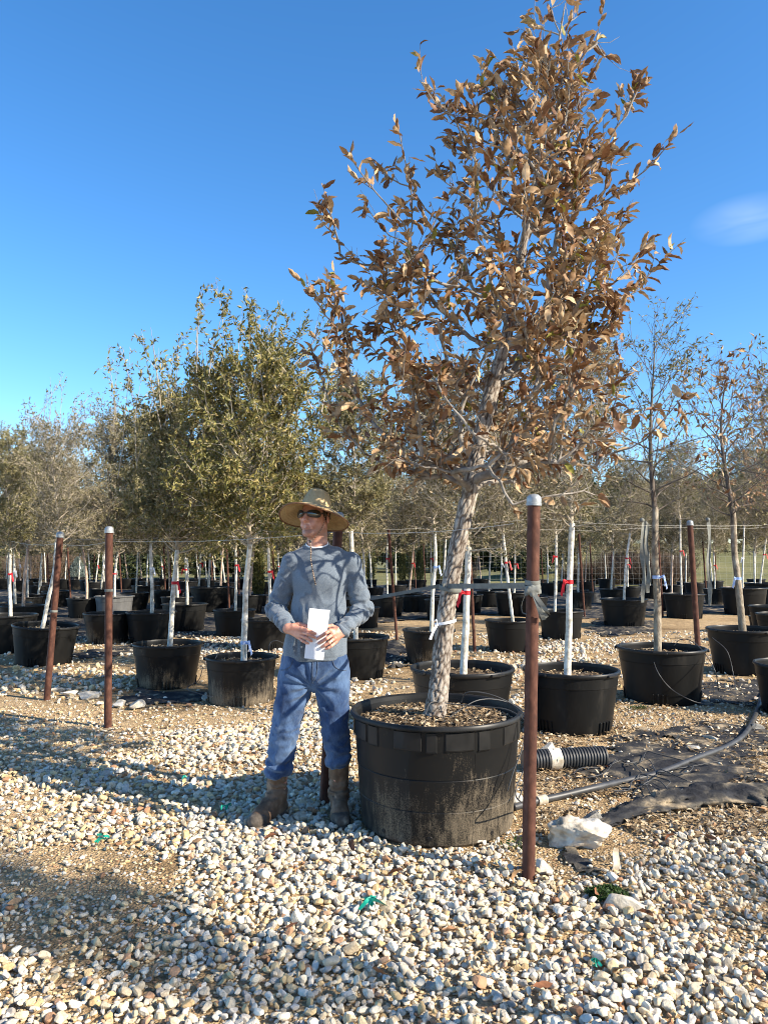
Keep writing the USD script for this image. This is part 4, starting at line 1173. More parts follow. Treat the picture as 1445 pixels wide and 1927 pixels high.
leafA, leafB = np.array(leafA), np.array(leafB)
sl = np.linalg.norm(leafB - leafA, axis=1)
NLEAF = 7600
lw = sl * np.clip(1.35 - 0.28 * (leafA[:, 2] - 2.2), 0.62, 1.2)
k = crng.choice(len(sl), NLEAF, p=lw / lw.sum())
t = crng.random((NLEAF, 1))
c = leafA[k] + (leafB[k] - leafA[k]) * t
bd = unit(leafB[k] - leafA[k])
ctr = np.stack([np.interp(c[:, 2], lead[:, 2], lead[:, q]) for q in range(3)], 1)
outw = unit(np.c_[(c - ctr)[:, :2], np.zeros(NLEAF)])
droop = np.clip((3.3 - c[:, 2]) * 0.35, -0.25, 0.5)
d = unit(bd * 0.55 + outw * 0.2 + crng.normal(size=(NLEAF, 3)) * 0.55 - np.c_[np.zeros((NLEAF, 2)), droop])
upv = unit(crng.normal(size=(NLEAF, 3)) * 0.6 + [0, 0, 0.8])
ln = crng.uniform(0.055, 0.108, NLEAF)
tid = crng.integers(0, 16, NLEAF)
lv = place_leaves(c, d, upv, ln, tid)
thin = crng.random(NLEAF) < np.clip((c[:, 2] - 1.75) / 0.95, 0.12, 1.0)        # the crown thins out towards its lowest boughs
c, ln, tid = c[thin], ln[thin], tid[thin]
lv = [x for x, k_ in zip(lv, thin) if k_]
NLEAF = len(c)
upx, fz = to_px(c)
score = ln / fz + 0.15 * (TY - c[:, 1]) * 0.02
show = np.argsort(-score)[:300]
sel = np.zeros(NLEAF, bool); sel[show] = True
foliage = MB()
for i in range(NLEAF):
    if sel[i]:
        part('leaf', (lv[i] - TO, TEMPL[tid[i]][1]), L['brown_leaf'], tree, smooth=True, tone=24)
    else:
        foliage.add(lv[i] - TO, TEMPL[tid[i]][1])
part('foliage', foliage.mesh(), L['brown_leaf'], tree, smooth=True, kind='stuff', tone=24)
# ------------------------------------------------------------------ beyond the nursery: fence, brush, wood


def make_wild(name, seed, H, R, n, mat, clump, cone=0.3, twig='dark_twig', base=0.05):
    rng = np.random.default_rng(seed)
    root = shared(name)
    # lobes of foliage on limbs, leaf clumps through each lobe
    lobes = []
    nl = 26
    for i in range(nl):
        t = (i + rng.random()) / nl
        r = R * (1 - cone * t) * math.sin(PI * min(1, 0.18 + 0.82 * t) ** 0.8) ** 0.5
        a = rng.random() * 2 * PI
        rr = r * rng.uniform(0.25, 0.8)
        lobes.append([rr * math.cos(a), rr * math.sin(a), H * (base + 0.12 + (0.80 - base) * t), r * rng.uniform(0.32, 0.55)])
    lobes = np.array(lobes)
    k = rng.choice(nl, n, p=lobes[:, 3] ** 2 / (lobes[:, 3] ** 2).sum())
    dd = unit(rng.normal(size=(n, 3)))
    c = lobes[k, :3] + dd * (lobes[k, 3] * rng.random(n) ** 0.45)[:, None] * [1, 1, 0.8]
    c[:, 2] = np.clip(c[:, 2], 0.15, None)
    d = unit(dd * 0.6 + rng.normal(size=(n, 3)) * 0.7)
    l = clump * rng.uniform(0.5, 1.3, n)
    part('foliage', leaf_quads(c, d, unit(rng.normal(size=(n, 3)) + [0, 0, 0.5]), l, l * 0.3), L[mat], root, kind='stuff', tone=4)
    mb = MB()
    mb.tube([[0, 0, -0.2], [0.05, 0, H * 0.4], [0, 0.05, H * 0.85]], [R * 0.09, R * 0.06, R * 0.015], 7)
    for lo in lobes[::2]:
        z0 = max(0.2, lo[2] - 0.25 * H * rng.uniform(0.5, 1))
        mb.tube([[0, 0, z0], [lo[0] * 0.5, lo[1] * 0.5, z0 + (lo[2] - z0) * 0.6], lo[:3]], [R * 0.035, R * 0.02, R * 0.006], 4, False)
    part('trunk', mb.mesh(), L[twig], root)
    return root


W = [make_wild('wild_cedar_a', 51, 7.0, 2.4, 5200, 'cedar', 0.36, 0.55), make_wild('wild_cedar_b', 52, 6.0, 2.9, 5600, 'cedar', 0.38, 0.3),
     make_wild('wild_oak_a', 53, 6.6, 3.2, 5200, 'oak', 0.34, 0.2, base=0.12), make_wild('wild_oak_b', 54, 6.0, 2.8, 3600, 'oak_grey', 0.30, 0.25, twig='twig', base=0.12)]
wr = np.random.default_rng(77)
WL = ['dark green cedar in the wood beyond the grass', 'broad dark cedar in the wood beyond the grass', 'olive green oak in the wood beyond the grass', 'greyish thin-leaved tree in the wood beyond the grass']
WN = ['cedar_tree', 'cedar_tree', 'oak_tree', 'oak_tree']
for row, (Y, n, lo, hi) in enumerate(((66, 40, 0.75, 1.05), (74, 42, 0.95, 1.3), (84, 40, 1.1, 1.5))):
    for i in range(n):
        x = (-0.95 + 1.9 * (i + 0.5 + wr.uniform(-0.35, 0.35)) / n) * Y
        y = Y + wr.uniform(-3, 3)
        kk = int(wr.choice(4, p=[0.38, 0.27, 0.2, 0.15]))
        s = wr.uniform(lo, hi)
        thing(WN[kk], WL[kk], 'tree', (x, y, float(ground_h(x, y))), wr.uniform(0, 6.28), (s * wr.uniform(0.9, 1.15), s * wr.uniform(0.9, 1.15), s), group='wood beyond the grass: ' + WL[kk].split(' in the')[0], ref=W[kk])


for i, u in enumerate(list(range(-60, 690, 36)) + list(range(940, 1100, 40))):
    Y = 47 + wr.uniform(-3, 5)
    p = D(u + wr.uniform(-14, 14), 1085, Y)
    kk = int(wr.choice([0, 1, 1, 2]))
    s = wr.uniform(0.38, 0.62)
    thing(WN[kk], 'low dark evergreen thicket tree behind the wire fence', 'tree', (p[0], Y, float(ground_h(p[0], Y))), wr.uniform(0, 6.28), (s * 1.2, s * 1.2, s), group='thicket behind the wire fence', ref=W[kk])


def make_brush(name, seed, n=190, H=1.3, R=0.9):
    rng = np.random.default_rng(seed)
    root = shared(name)
    m = MB()
    for i in range(n):
        a = rng.random() * 2 * PI
        b = np.array([math.cos(a), math.sin(a), 0]) * R * 0.3 * rng.random()
        d = np.array([math.cos(a) * rng.uniform(0.1, 0.9), math.sin(a) * rng.uniform(0.1, 0.9), 1.0])
        e = b + unit(d) * H * rng.uniform(0.5, 1.1)
        mid = (b + e) / 2 + rng.normal(size=3) * 0.08
        m.tube([b, mid, e], [0.009, 0.007, 0.003], 3, False)
        for q in range(5):
            s = b + (e - b) * rng.uniform(0.35, 1)
            m.tube([s, s + unit(d * 0.7 + rng.normal(size=3) * 0.6) * rng.uniform(0.12, 0.35)], [0.005, 0.003], 3, False)
    part('stems', m.mesh(), L['brush'], root)
    return root


BR = [make_brush('brush_a', 61), make_brush('brush_b', 62, 150, 1.05, 1.1)]
for i, (u, Y, s) in enumerate(((1118, 39, 1.1), (1150, 38, 1.2), (1180, 40, 1.3), (1205, 38.5, 1.2), (1232, 39, 1.35), (1258, 38, 1.25), (1282, 40, 1.1), (1095, 41, 1.0), (1165, 43, 1.5), (1218, 43, 1.5), (1268, 42, 1.3), (1072, 40, 0.9), (880, 41, 0.7), (60, 40, 1.4), (110, 41, 1.5), (30, 41, 1.3))):
    p = D(u, 1090, Y)
    thing('dry_shrub', 'dry brown twiggy shrub along the nursery edge', 'shrub', (p[0], Y, float(ground_h(p[0], Y))), i * 1.7, s * 1.15, group='dry shrubs along the fence', ref=BR[i % 2])
fr = thing('wire_fence', 'tall wire mesh deer fence along the far edge of the nursery', 'fence', (0, 0, 0))
Yf = 36.0
m = MB()
for x in np.arange(-24, 26, 0.30):
    z0 = float(ground_h(x, Yf))
    m.tube([[x, Yf, z0], [x, Yf, z0 + 2.3]], 0.0022, 3, False)
for z in np.linspace(0.15, 2.3, 9):
    xs = np.linspace(-24, 26, 26)
    m.tube(np.stack([xs, np.full(26, Yf), ground_h(xs, np.full(26, Yf)) + z], 1), 0.0022, 3, False)
part('wire_mesh', m.mesh(), L['wire'], fr)
for x in np.arange(-24, 26, 5.0):
    z0 = float(ground_h(x, Yf))
    v, f = tube([[x, Yf + 0.03, z0 - 0.2], [x, Yf + 0.03, z0 + 2.45]], 0.035, 8)
    part('fence_post', (v, f), L['rust'], fr, smooth=40)
# ------------------------------------------------------------------ the man
PX, PY = -0.412, 4.42
man = thing('person', 'man in straw hat, sunglasses, grey-blue shirt, jeans and boots standing beside the big pot', 'person', (PX, PY, 0))
EL, ER = np.array([-0.232, 0.03, 1.205]), np.array([0.288, 0.03, 1.205])
SL, SR = np.array([-0.130, 0.01, 1.480]), np.array([0.212, 0.01, 1.480])
WL_, WR_ = np.array([-0.128, -0.195, 1.115]), np.array([0.168, -0.195, 1.092])
NECK = np.array([0.012, 0.03, 1.583])
HC = np.array([0.0, 0.0, 1.752])
HR = rotz_m(math.radians(-24)) @ rotx_m(math.radians(-4))


def head_sdf(p):
    d = ell_d(p, (0, 0.016, 0.034), (0.076, 0.097, 0.086))
    d = smin(d, ell_d(p, (0, -0.026, -0.038), (0.061, 0.066, 0.084)), 0.03)
    for s in (-1, 1):
        d = smin(d, cone_d(p, (s * 0.053, 0.012, -0.052), (s * 0.020, -0.064, -0.102), 0.020, 0.019), 0.02)
        d = smin(d, ell_d(p, (s * 0.044, -0.062, -0.014), (0.021, 0.02, 0.018)), 0.016)
        d = smin(d, ell_d(p, (s * 0.0125, -0.100, -0.034), (0.0085, 0.010, 0.0075)), 0.006)
        d = smin(d, ell_d(p, (s * 0.030, -0.078, -0.055), (0.016, 0.014, 0.02)), 0.016)
    d = smin(d, ell_d(p, (0, -0.074, -0.104), (0.023, 0.021, 0.019)), 0.018)
    d = smin(d, cone_d(p, (-0.038, -0.080, 0.027), (0.038, -0.080, 0.027), 0.011, 0.011), 0.018)
    d = smin(d, cone_d(p, (0, -0.088, 0.022), (0, -0.117, -0.027), 0.0095, 0.0138), 0.011)
    for s in (-1, 1):
        d = -smin(-d, ell_d(p, (s * 0.031, -0.104, 0.008), (0.017, 0.016, 0.011)), 0.012)
        d = smin(d, ell_d(p, (s * 0.031, -0.081, 0.006), (0.013, 0.012, 0.012)), 0.003)
        d = smin(d, cone_d(p, (s * 0.026, -0.0825, -0.0650), (0, -0.0945, -0.0600), 0.0038, 0.0058), 0.005)
        d = smin(d, cone_d(p, (s * 0.024, -0.0825, -0.0690), (0, -0.0935, -0.0730), 0.0040, 0.0066), 0.005)
        er = rotz_m(s * 0.35)
        d = smin(d, ell_d(p, (s * 0.081, 0.018, -0.004), (0.0085, 0.021, 0.033), er), 0.007)
        d = -smin(-d, ell_d(p, (s * 0.091, 0.014, 0.002), (0.006, 0.011, 0.018), er), 0.005)
    for s in (-1, 1):
        d = -smin(-d, cone_d(p, (s * 0.028, -0.0865, -0.0675), (0, -0.1005, -0.0662), 0.0014, 0.0020), 0.0025)
    d = smin(d, cone_d(p, (0, 0.035, -0.05), (0.0, 0.052, -0.22), 0.060, 0.062), 0.028)
    return d


hv, hf = surface_net(head_sdf, (-0.11, -0.145, -0.225), (0.11, 0.135, 0.14), 0.0033)
hv = hv @ HR.T + HC

HANDS = {}
# wrist, then the chains: index, middle, ring, little finger, thumb
FL = [[(-0.045, -0.243, 1.117), (-0.012, -0.264, 1.112), (0.012, -0.263, 1.101), (0.031, -0.258, 1.091)],
      [(-0.046, -0.240, 1.098), (-0.010, -0.264, 1.090), (0.013, -0.263, 1.079), (0.029, -0.258, 1.071)],
      [(-0.053, -0.233, 1.080), (-0.021, -0.258, 1.068), (-0.001, -0.261, 1.057), (0.011, -0.256, 1.050)],
      [(-0.063, -0.224, 1.065), (-0.038, -0.246, 1.049), (-0.021, -0.251, 1.040), (-0.009, -0.250, 1.036)],
      [(-0.098, -0.212, 1.128), (-0.066, -0.208, 1.140), (-0.036, -0.220, 1.136), (-0.012, -0.231, 1.130)]]
FR_ = [[(0.112, -0.242, 1.106), (0.083, -0.264, 1.090), (0.060, -0.263, 1.074), (0.042, -0.258, 1.062)],
       [(0.127, -0.240, 1.085), (0.094, -0.265, 1.064), (0.069, -0.264, 1.049), (0.049, -0.258, 1.038)],
       [(0.137, -0.234, 1.063), (0.108, -0.260, 1.041), (0.085, -0.262, 1.027), (0.066, -0.257, 1.018)],
       [(0.142, -0.226, 1.040), (0.120, -0.250, 1.022), (0.104, -0.254, 1.012), (0.090, -0.252, 1.006)],
       [(0.150, -0.208, 1.112), (0.118, -0.204, 1.128), (0.088, -0.220, 1.126), (0.064, -0.232, 1.122)]]
FRAD = [(0.0112, 0.0096, 0.0086, 0.0072), (0.0114, 0.0099, 0.0088, 0.0073), (0.0110, 0.0094, 0.0084, 0.0070), (0.0098, 0.0083, 0.0074, 0.0062), (0.0150, 0.0118, 0.0105, 0.0085)]


def hand_sdf(W_, F_, A_):
    def fn(p):
        d = cone_d(p, A_, W_, 0.031, 0.026)
        palm = None
        for i, ch in enumerate(F_[:4]):
            q = cone_d(p, W_, ch[0], 0.0235, FRAD[i][0] * 1.12)
            palm = q if palm is None else smin(palm, q, 0.012)
        d = smin(d, palm, 0.014)
        d = smin(d, cone_d(p, W_, F_[4][0], 0.022, 0.0155), 0.012)
        for ch, rr in zip(F_, FRAD):
            g = None
            for a, b, r0, r1 in zip(ch[:-1], ch[1:], rr[:-1], rr[1:]):
                q = cone_d(p, a, b, r0, r1)
                g = q if g is None else smin(g, q, 0.003)
            for k in (0, 1):
                g = smin(g, ell_d(p, np.array(ch[k]) + [0, -0.0015, 0.001], (rr[k] * 0.98,) * 3), 0.003)
            d = smin(d, g, 0.0035)
        return d
    return fn


hands = []
for W_, F_, E_ in ((WL_, FL, EL), (WR_, FR_, ER)):
    A_ = W_ + unit(E_ - W_) * 0.08
    pts = np.vstack([np.array(F_).reshape(-1, 3), [W_, A_]])
    hands.append(surface_net(hand_sdf(W_, F_, A_), pts.min(0) - 0.045, pts.max(0) + 0.045, 0.0026))


def under_sdf(p):
    d = cone_d(p, (0.035, 0.02, 1.40), (0.01, 0.01, 0.98), 0.13, 0.14, (1, 0.7, 1))
    d = smin(d, cone_d(p, NECK + [0, 0, -0.14], NECK + [0, 0.004, 0.02], 0.065, 0.058), 0.04)
    d = smin(d, cone_d(p, SL, SR, 0.05, 0.05), 0.05)
    for s, e, w in ((SL, EL, WL_), (SR, ER, WR_)):
        d = smin(d, cone_d(p, s, e, 0.046, 0.038), 0.02)
        d = smin(d, cone_d(p, e, w, 0.038, 0.027), 0.015)
    for a, b, c in (((-0.09, 0, 0.86), (-0.165, 0.0, 0.5), (-0.205, 0.02, 0.12)), ((0.09, 0, 0.86), (0.128, 0.01, 0.5), (0.146, 0.04, 0.12))):
        d = smin(d, cone_d(p, a, b, 0.085, 0.055), 0.03)
        d = smin(d, cone_d(p, b, c, 0.055, 0.038), 0.02)
    return d


uv_, uf_ = surface_net(under_sdf, (-0.36, -0.28, 0.06), (0.40, 0.22, 1.62), 0.012)
body = MB(); body.add(uv_, uf_); body.add(hv, hf)
for a, b in hands:
    body.add(a, b)
try:
    import manifold3d
    def mani(v, f):
        m = manifold3d.Manifold(manifold3d.Mesh(np.asarray(v, np.float32), np.asarray(f, np.uint32)))
        if m.status() != manifold3d.Error.NoError or m.num_tri() == 0:
            raise ValueError(m.status())
        return m
    u = mani(uv_, uf_) + mani(hv, hf) + mani(*hands[0]) + mani(*hands[1])
    bmesh = u if u.num_tri() > 1000 else body.mesh()
except Exception as ex:
    print('body joined loosely:', ex)
    bmesh = body.mesh()
L['skin'] = material('skin', {
    'tc': ('texture_coordinate', {}), 's': ('separate_xyz', {}), 'mr': ('map_range', {'from_min': 1.55, 'from_max': 1.78, 'clamp': True}),
    'r': ('rgb_ramp', {'ramp': [(0.0, (0, 0, 0)), (0.26, (0, 0, 0)), (0.36, (0.85, 0.85, 0.85)), (0.56, (0.85, 0.85, 0.85)), (0.66, (0, 0, 0)), (1, (0, 0, 0))]}),
    'n': ('noise_texture', {'scale': 30.0, 'detail': 4.0}), 'r2': ('rgb_ramp', {'ramp': [(0.3, (0.37, 0.165, 0.11)), (0.5, (0.45, 0.22, 0.155)), (0.72, (0.50, 0.27, 0.195))]}),
    'n2': ('noise_texture', {'scale': 420.0, 'detail': 2.0}), 'mul': ('math', {'math_type': 'multiply'}), 'mx': ('mix', {'color2': (0.13, 0.07, 0.045)}),
    'b': ('bump', {'strength': 0.25, 'distance': 0.0015}),
    'p': ('principled_bsdf', {'roughness': 0.48, 'specular_ior_level': 0.4, 'subsurface_weight': 0.15, 'subsurface_scale': 0.004})},
    [('tc.object', 's.vector'), ('s.z', 'mr.value'), ('mr.result', 'r.fac'), ('tc.object', 'n.vector'), ('tc.object', 'n2.vector'), ('n.fac', 'r2.fac'), ('r.color', 'mul.value1'), ('n2.fac', 'mul.value2'), ('mul.value', 'mx.fac'),
     ('r2.color', 'mx.color1'), ('mx.color', 'p.base_color'), ('n2.fac', 'b.height'), ('b.normal', 'p.normal')], surface='p.BSDF')
part('body', bmesh, L['skin'], man, smooth=True)


def vnorm(v, f):
    n = np.zeros_like(v)
    fn = np.cross(v[f[:, 1]] - v[f[:, 0]], v[f[:, 2]] - v[f[:, 0]])
    for k in range(3):
        np.add.at(n, f[:, k], fn)
    return unit(n)


def ridged(p, s, seed, octaves=3):
    return 1 - np.abs(2 * meshkit.fbm(p * s, octaves, seed) - 1) * 2.2


# shirt
def shirt_sdf(p):
    lean = p.copy()
    d = cone_d(p, (0.036, 0.005, 1.37), (0.026, 0.0, 1.16), 0.152, 0.160, (1, 0.72, 1))
    d = smin(d, cone_d(p, (0.026, 0.0, 1.16), (0.006, -0.005, 0.97), 0.160, 0.188, (1, 0.70, 1)), 0.02)
    d = smin(d, ell_d(p, (0.035, -0.025, 1.385), (0.150, 0.105, 0.11)), 0.05)
    d = smin(d, cone_d(p, SL + [0.0, 0, 0.0], SR, 0.064, 0.064), 0.05)
    d = smin(d, cone_d(p, (-0.06, 0.03, 1.532), (0.125, 0.03, 1.532), 0.045, 0.045), 0.05)
    for s, e, w in ((SL, EL, WL_), (SR, ER, WR_)):
        d = smin(d, cone_d(p, s + [0, 0, -0.005], e, 0.066, 0.055), 0.014)
        d = smin(d, cone_d(p, e, w + unit(e - w) * 0.022, 0.055, 0.037), 0.014)
    d = np.maximum(d, 0.915 + 0.003 * np.sin(p[:, 0] * 9 + 1) - p[:, 2])
    d = smin(d, cone_d(p, NECK + [0, -0.008, -0.075], NECK + [0, -0.006, -0.022], 0.098, 0.074), 0.035)
    d = np.maximum(d, p[:, 2] - (NECK[2] + 0.004 + (p[:, 1] - NECK[1]) * 0.36))
    neck = cone_d(p, NECK + [0.0, -0.006, 0.09], NECK + [0, -0.006, -0.02], 0.067, 0.063)
    d = -smin(-d, neck, 0.006)
    return d


sv, sf = surface_net(shirt_sdf, (-0.38, -0.30, 0.88), (0.42, 0.22, 1.62), 0.0075)
sn = vnorm(sv, sf)
# folds: sleeves bunch at the elbow and wrist, the body hangs in soft vertical and diagonal pleats
def near_seg(p, a, b):
    d = b - a
    t = np.clip(((p - a) @ d) / (d @ d), 0, 1)
    return np.linalg.norm(p - a - t[:, None] * d, axis=1), t


disp = np.zeros(len(sv))
for s, e, w, sd in ((SL, EL, WL_, 1), (SR, ER, WR_, 2)):
    r1, t1 = near_seg(sv, e, w); r0, t0 = near_seg(sv, s, e)
    arm = np.clip(1 - (np.minimum(r0, r1) - 0.05) / 0.03, 0, 1)
    along = np.where(r1 < r0, 1 + t1, t0)
    wob = meshkit.fbm(sv * 16 + sd * 5, 2, sd)
    amp = 0.0095 * np.exp(-((along - 1.05) / 0.28) ** 2) + 0.006 * np.exp(-((along - 1.85) / 0.2) ** 2) + 0.003
    disp += arm * amp * np.sin(along * 27 + wob * 12)
    disp += arm * 0.006 * (ridged(sv, 11, 4 + sd) - 0.4)
tor = np.clip((0.20 - np.abs(sv[:, 0] - 0.02)) / 0.05, 0, 1)
disp += tor * 0.0105 * (ridged(sv * [1.3, 1, 0.5], 9, 12) - 0.35) * np.clip((1.44 - sv[:, 2]) / 0.2, 0.25, 1)
disp += tor * 0.006 * (ridged((sv @ roty_m(0.7)) * [1.0, 1, 0.35], 10, 15) - 0.35) * np.clip((1.2 - sv[:, 2]) / 0.2, 0, 1)
hem = np.exp(-((sv[:, 2] - 0.935) / 0.006) ** 2)
disp *= np.clip((sv[:, 2] - 0.915) / 0.08, 0.15, 1)
disp -= 0.003 * hem
sv = sv + sn * disp[:, None]
L['shirt'] = mix_noise('heather_shirt', [(0.3, (0.07, 0.09, 0.118)), (0.5, (0.105, 0.13, 0.162)), (0.7, (0.155, 0.18, 0.213))], 190, 0.9, 0.25, 420, detail=3, spec=0.15, sheen=0.25, bdist=0.001)
L['shirt_rib'] = mix_noise('shirt_rib', [(0.3, (0.06, 0.077, 0.102)), (0.7, (0.098, 0.12, 0.15))], 160, 0.9, 0.4, 300, spec=0.15, sheen=0.3, bdist=0.002)
shirt = part('shirt', (sv, sf), L['shirt'], man, smooth=True)
nc = 48
an = np.arange(nc) * 2 * PI / nc
ringp = np.stack([NECK[0] + 0.0735 * np.cos(an), NECK[1] - 0.006 + 0.0735 * np.sin(an), NECK[2] - 0.001 + 0.026 * np.sin(an)], 1)


def ring_tube(pts, rad, k=8, squash=None):
    p = np.vstack([pts, pts[:1]])
    t = unit(np.roll(pts, -1, 0) - np.roll(pts, 1, 0)); t = np.vstack([t, t[:1]])
    c = pts.mean(0)
    o = unit(p - c); u = unit(np.cross(t, o)); o = np.cross(u, t)
    ag = np.arange(k) * 2 * PI / k
    a, b = (rad, rad) if squash is None else squash
    v = (p[:, None] + a * np.cos(ag)[None, :, None] * o[:, None] + b * np.sin(ag)[None, :, None] * u[:, None]).reshape(-1, 3)
    n = len(p)
    i, j = np.meshgrid(np.arange(n - 1), np.arange(k), indexing='ij')
    return v, np.stack([i * k + j, i * k + (j + 1) % k, (i + 1) * k + (j + 1) % k, (i + 1) * k + j], -1).reshape(-1, 4)


part('collar', ring_tube(ringp, 0, 8, (0.006, 0.013)), L['shirt_rib'], shirt, smooth=True)
part('undershirt', ring_tube((ringp - NECK) * [0.885, 0.885, 1.0] + NECK + [0, -0.001, 0.006], 0, 8, (0.004, 0.014)), mix_noise('white_cotton', [(0.3, (0.66, 0.66, 0.68)), (0.7, (0.78, 0.78, 0.8))], 60, 0.9), man, smooth=True)
for e, w in ((EL, WL_), (ER, WR_)):
    ax = unit(w - e)
    Rr = frame_z(ax)
    v, f = lathe([(0.030, -0.002), (0.0375, -0.004), (0.040, -0.02), (0.0405, -0.045), (0.037, -0.06), (0.030, -0.06)], 32)
    part('cuff', (v @ Rr.T + w - ax * 0.0, f), L['shirt_rib'], shirt, smooth=True)

# jeans
LEGS = [((-0.098, 0.0, 0.83), (-0.163, -0.02, 0.52), (-0.203, 0.0, 0.29), 0.245), ((0.102, 0.0, 0.83), (0.126, -0.01, 0.53), (0.145, 0.025, 0.33), 0.285)]


def jeans_sdf(p):
    d = cone_d(p, (-0.078, 0.005, 0.885), (0.088, 0.005, 0.885), 0.115, 0.115, (1, 1.0, 1))
    d = smin(d, cone_d(p, (0.005, 0.0, 0.9), (0.005, 0.0, 1.0), 0.178, 0.172, (1, 0.68, 1)), 0.03)
    for h, k, c, zc in LEGS:
        q = smin(cone_d(p, h, k, 0.107, 0.075), cone_d(p, k, c, 0.075, 0.074), 0.02)
        q = np.maximum(q, zc + 0.012 * np.sin(p[:, 1] * 25 + 1) - p[:, 2])
        d = smin(d, q, 0.014)
    return np.maximum(d, p[:, 2] - 1.0)


jv, jf = surface_net(jeans_sdf, (-0.34, -0.18, 0.2), (0.30, 0.20, 1.03), 0.0072)
jn = vnorm(jv, jf)
z = jv[:, 2]
wob = meshkit.fbm(jv * 9, 2, 3)
low = np.clip((0.47 - z) / 0.14, 0, 1)
dj = 0.0075 * low * np.sin(z * 95 + wob * 13 + jv[:, 0] * 14)
dj += 0.003 * np.exp(-((z - 0.52) / 0.07) ** 2) * np.sin(z * 80 + wob * 18)
cr = np.hypot(jv[:, 0], (z - 0.775))
dj += 0.0075 * np.exp(-((cr - 0.10) / 0.07) ** 2) * np.sin(np.arctan2(z - 0.775, np.abs(jv[:, 0]) + 1e-6) * 13 + wob * 6) * (jv[:, 1] < 0.02)
dj += 0.009 * (ridged(jv * [1.2, 1.2, 0.6], 9, 23) - 0.35) + 0.006 * (ridged((jv @ roty_m(0.6)) * [1.4, 1, 0.5], 17, 29) - 0.35) * np.clip((0.86 - z) / 0.2, 0, 1)
jv = jv + jn * dj[:, None]
L['denim'] = material('denim', {
    'tc': ('texture_coordinate', {}), 'n': ('noise_texture', {'scale': 7.0, 'detail': 4.0}), 'map': ('mapping', {'scale': (1, 1, 0.25)}), 'n2': ('noise_texture', {'scale': 260.0, 'detail': 3.0}),
    'a': ('math', {'math_type': 'multiply_add', 'value2': 0.35, 'value3': 0.0}), 'ad': ('math', {'math_type': 'add'}),
    'r': ('rgb_ramp', {'ramp': [(0.40, (0.007, 0.017, 0.050)), (0.62, (0.018, 0.042, 0.105)), (0.88, (0.07, 0.12, 0.215))]}),
    'b': ('bump', {'strength': 0.4, 'distance': 0.002}), 'p': ('principled_bsdf', {'roughness': 0.88, 'specular_ior_level': 0.2, 'sheen_weight': 0.2})},
    [('tc.object', 'n.vector'), ('tc.object', 'map.vector'), ('map.vector', 'n2.vector'), ('n2.fac', 'a.value1'), ('n.fac', 'ad.value1'), ('a.value', 'ad.value2'), ('ad.value', 'r.fac'), ('r.color', 'p.base_color'), ('n2.fac', 'b.height'), ('b.normal', 'p.normal')], surface='p.BSDF')
jeans = part('jeans', (jv, jf), L['denim'], man, smooth=True)


def on_front(pts, v=jv, lift=0.0025):
    """Lay points onto the front of a garment."""
    out = []
    for x, z_ in pts:
        k = np.argsort((v[:, 0] - x) ** 2 + (v[:, 2] - z_) ** 2 + 10 * (v[:, 1] > 0.0))[:4]
        out.append([x, v[k, 1].mean() - lift, z_])
    return np.array(out)


L['stitch'] = mix_noise('denim_seam', [(0.3, (0.03, 0.05, 0.10)), (0.7, (0.10, 0.12, 0.16))], 200, 0.9)
for sx, pts in ((0, [(0.004, 0.93), (0.004, 0.89), (0.003, 0.84), (0.001, 0.79)]), (0, [(0.032, 0.93), (0.031, 0.88), (0.024, 0.835), (0.006, 0.805)]), (0, [(-0.11, 0.93), (-0.125, 0.89), (-0.165, 0.865), (-0.19, 0.86)]), (0, [(0.115, 0.93), (0.13, 0.89), (0.165, 0.865), (0.195, 0.86)])):
    p = on_front(spline(np.array(pts), 12))
    v, f = tube(p, 0.0022, 5)
    part('seam', (v, f), L['stitch'], jeans, smooth=True)

# boots
BOOTS = [dict(heel=(-0.203, 0.062, 0.046), ank=(-0.217, 0.025, 0.125), ball=(-0.283, -0.125, 0.044), toe=(-0.306, -0.180, 0.042), top=(-0.203, 0.004, 0.345)),
         dict(heel=(0.143, 0.085, 0.046), ank=(0.146, 0.05, 0.125), ball=(0.163, -0.105, 0.044), toe=(0.176, -0.165, 0.042), top=(0.146, 0.028, 0.38))]
L['boot'] = mix_noise('boot_leather', [(0.28, (0.055, 0.033, 0.021)), (0.5, (0.135, 0.083, 0.05)), (0.72, (0.24, 0.165, 0.11))], 13, 0.75, 0.5, 70, detail=6, bdist=0.004)
L['boot_toe'] = mix_noise('boot_toe', [(0.3, (0.03, 0.024, 0.02)), (0.55, (0.08, 0.065, 0.052)), (0.75, (0.26, 0.22, 0.17))], 22, 0.7, 0.5, 80, bdist=0.004)
L['sole'] = mix_noise('boot_sole', [(0.3, (0.02, 0.017, 0.014)), (0.7, (0.12, 0.095, 0.07))], 30, 0.9)
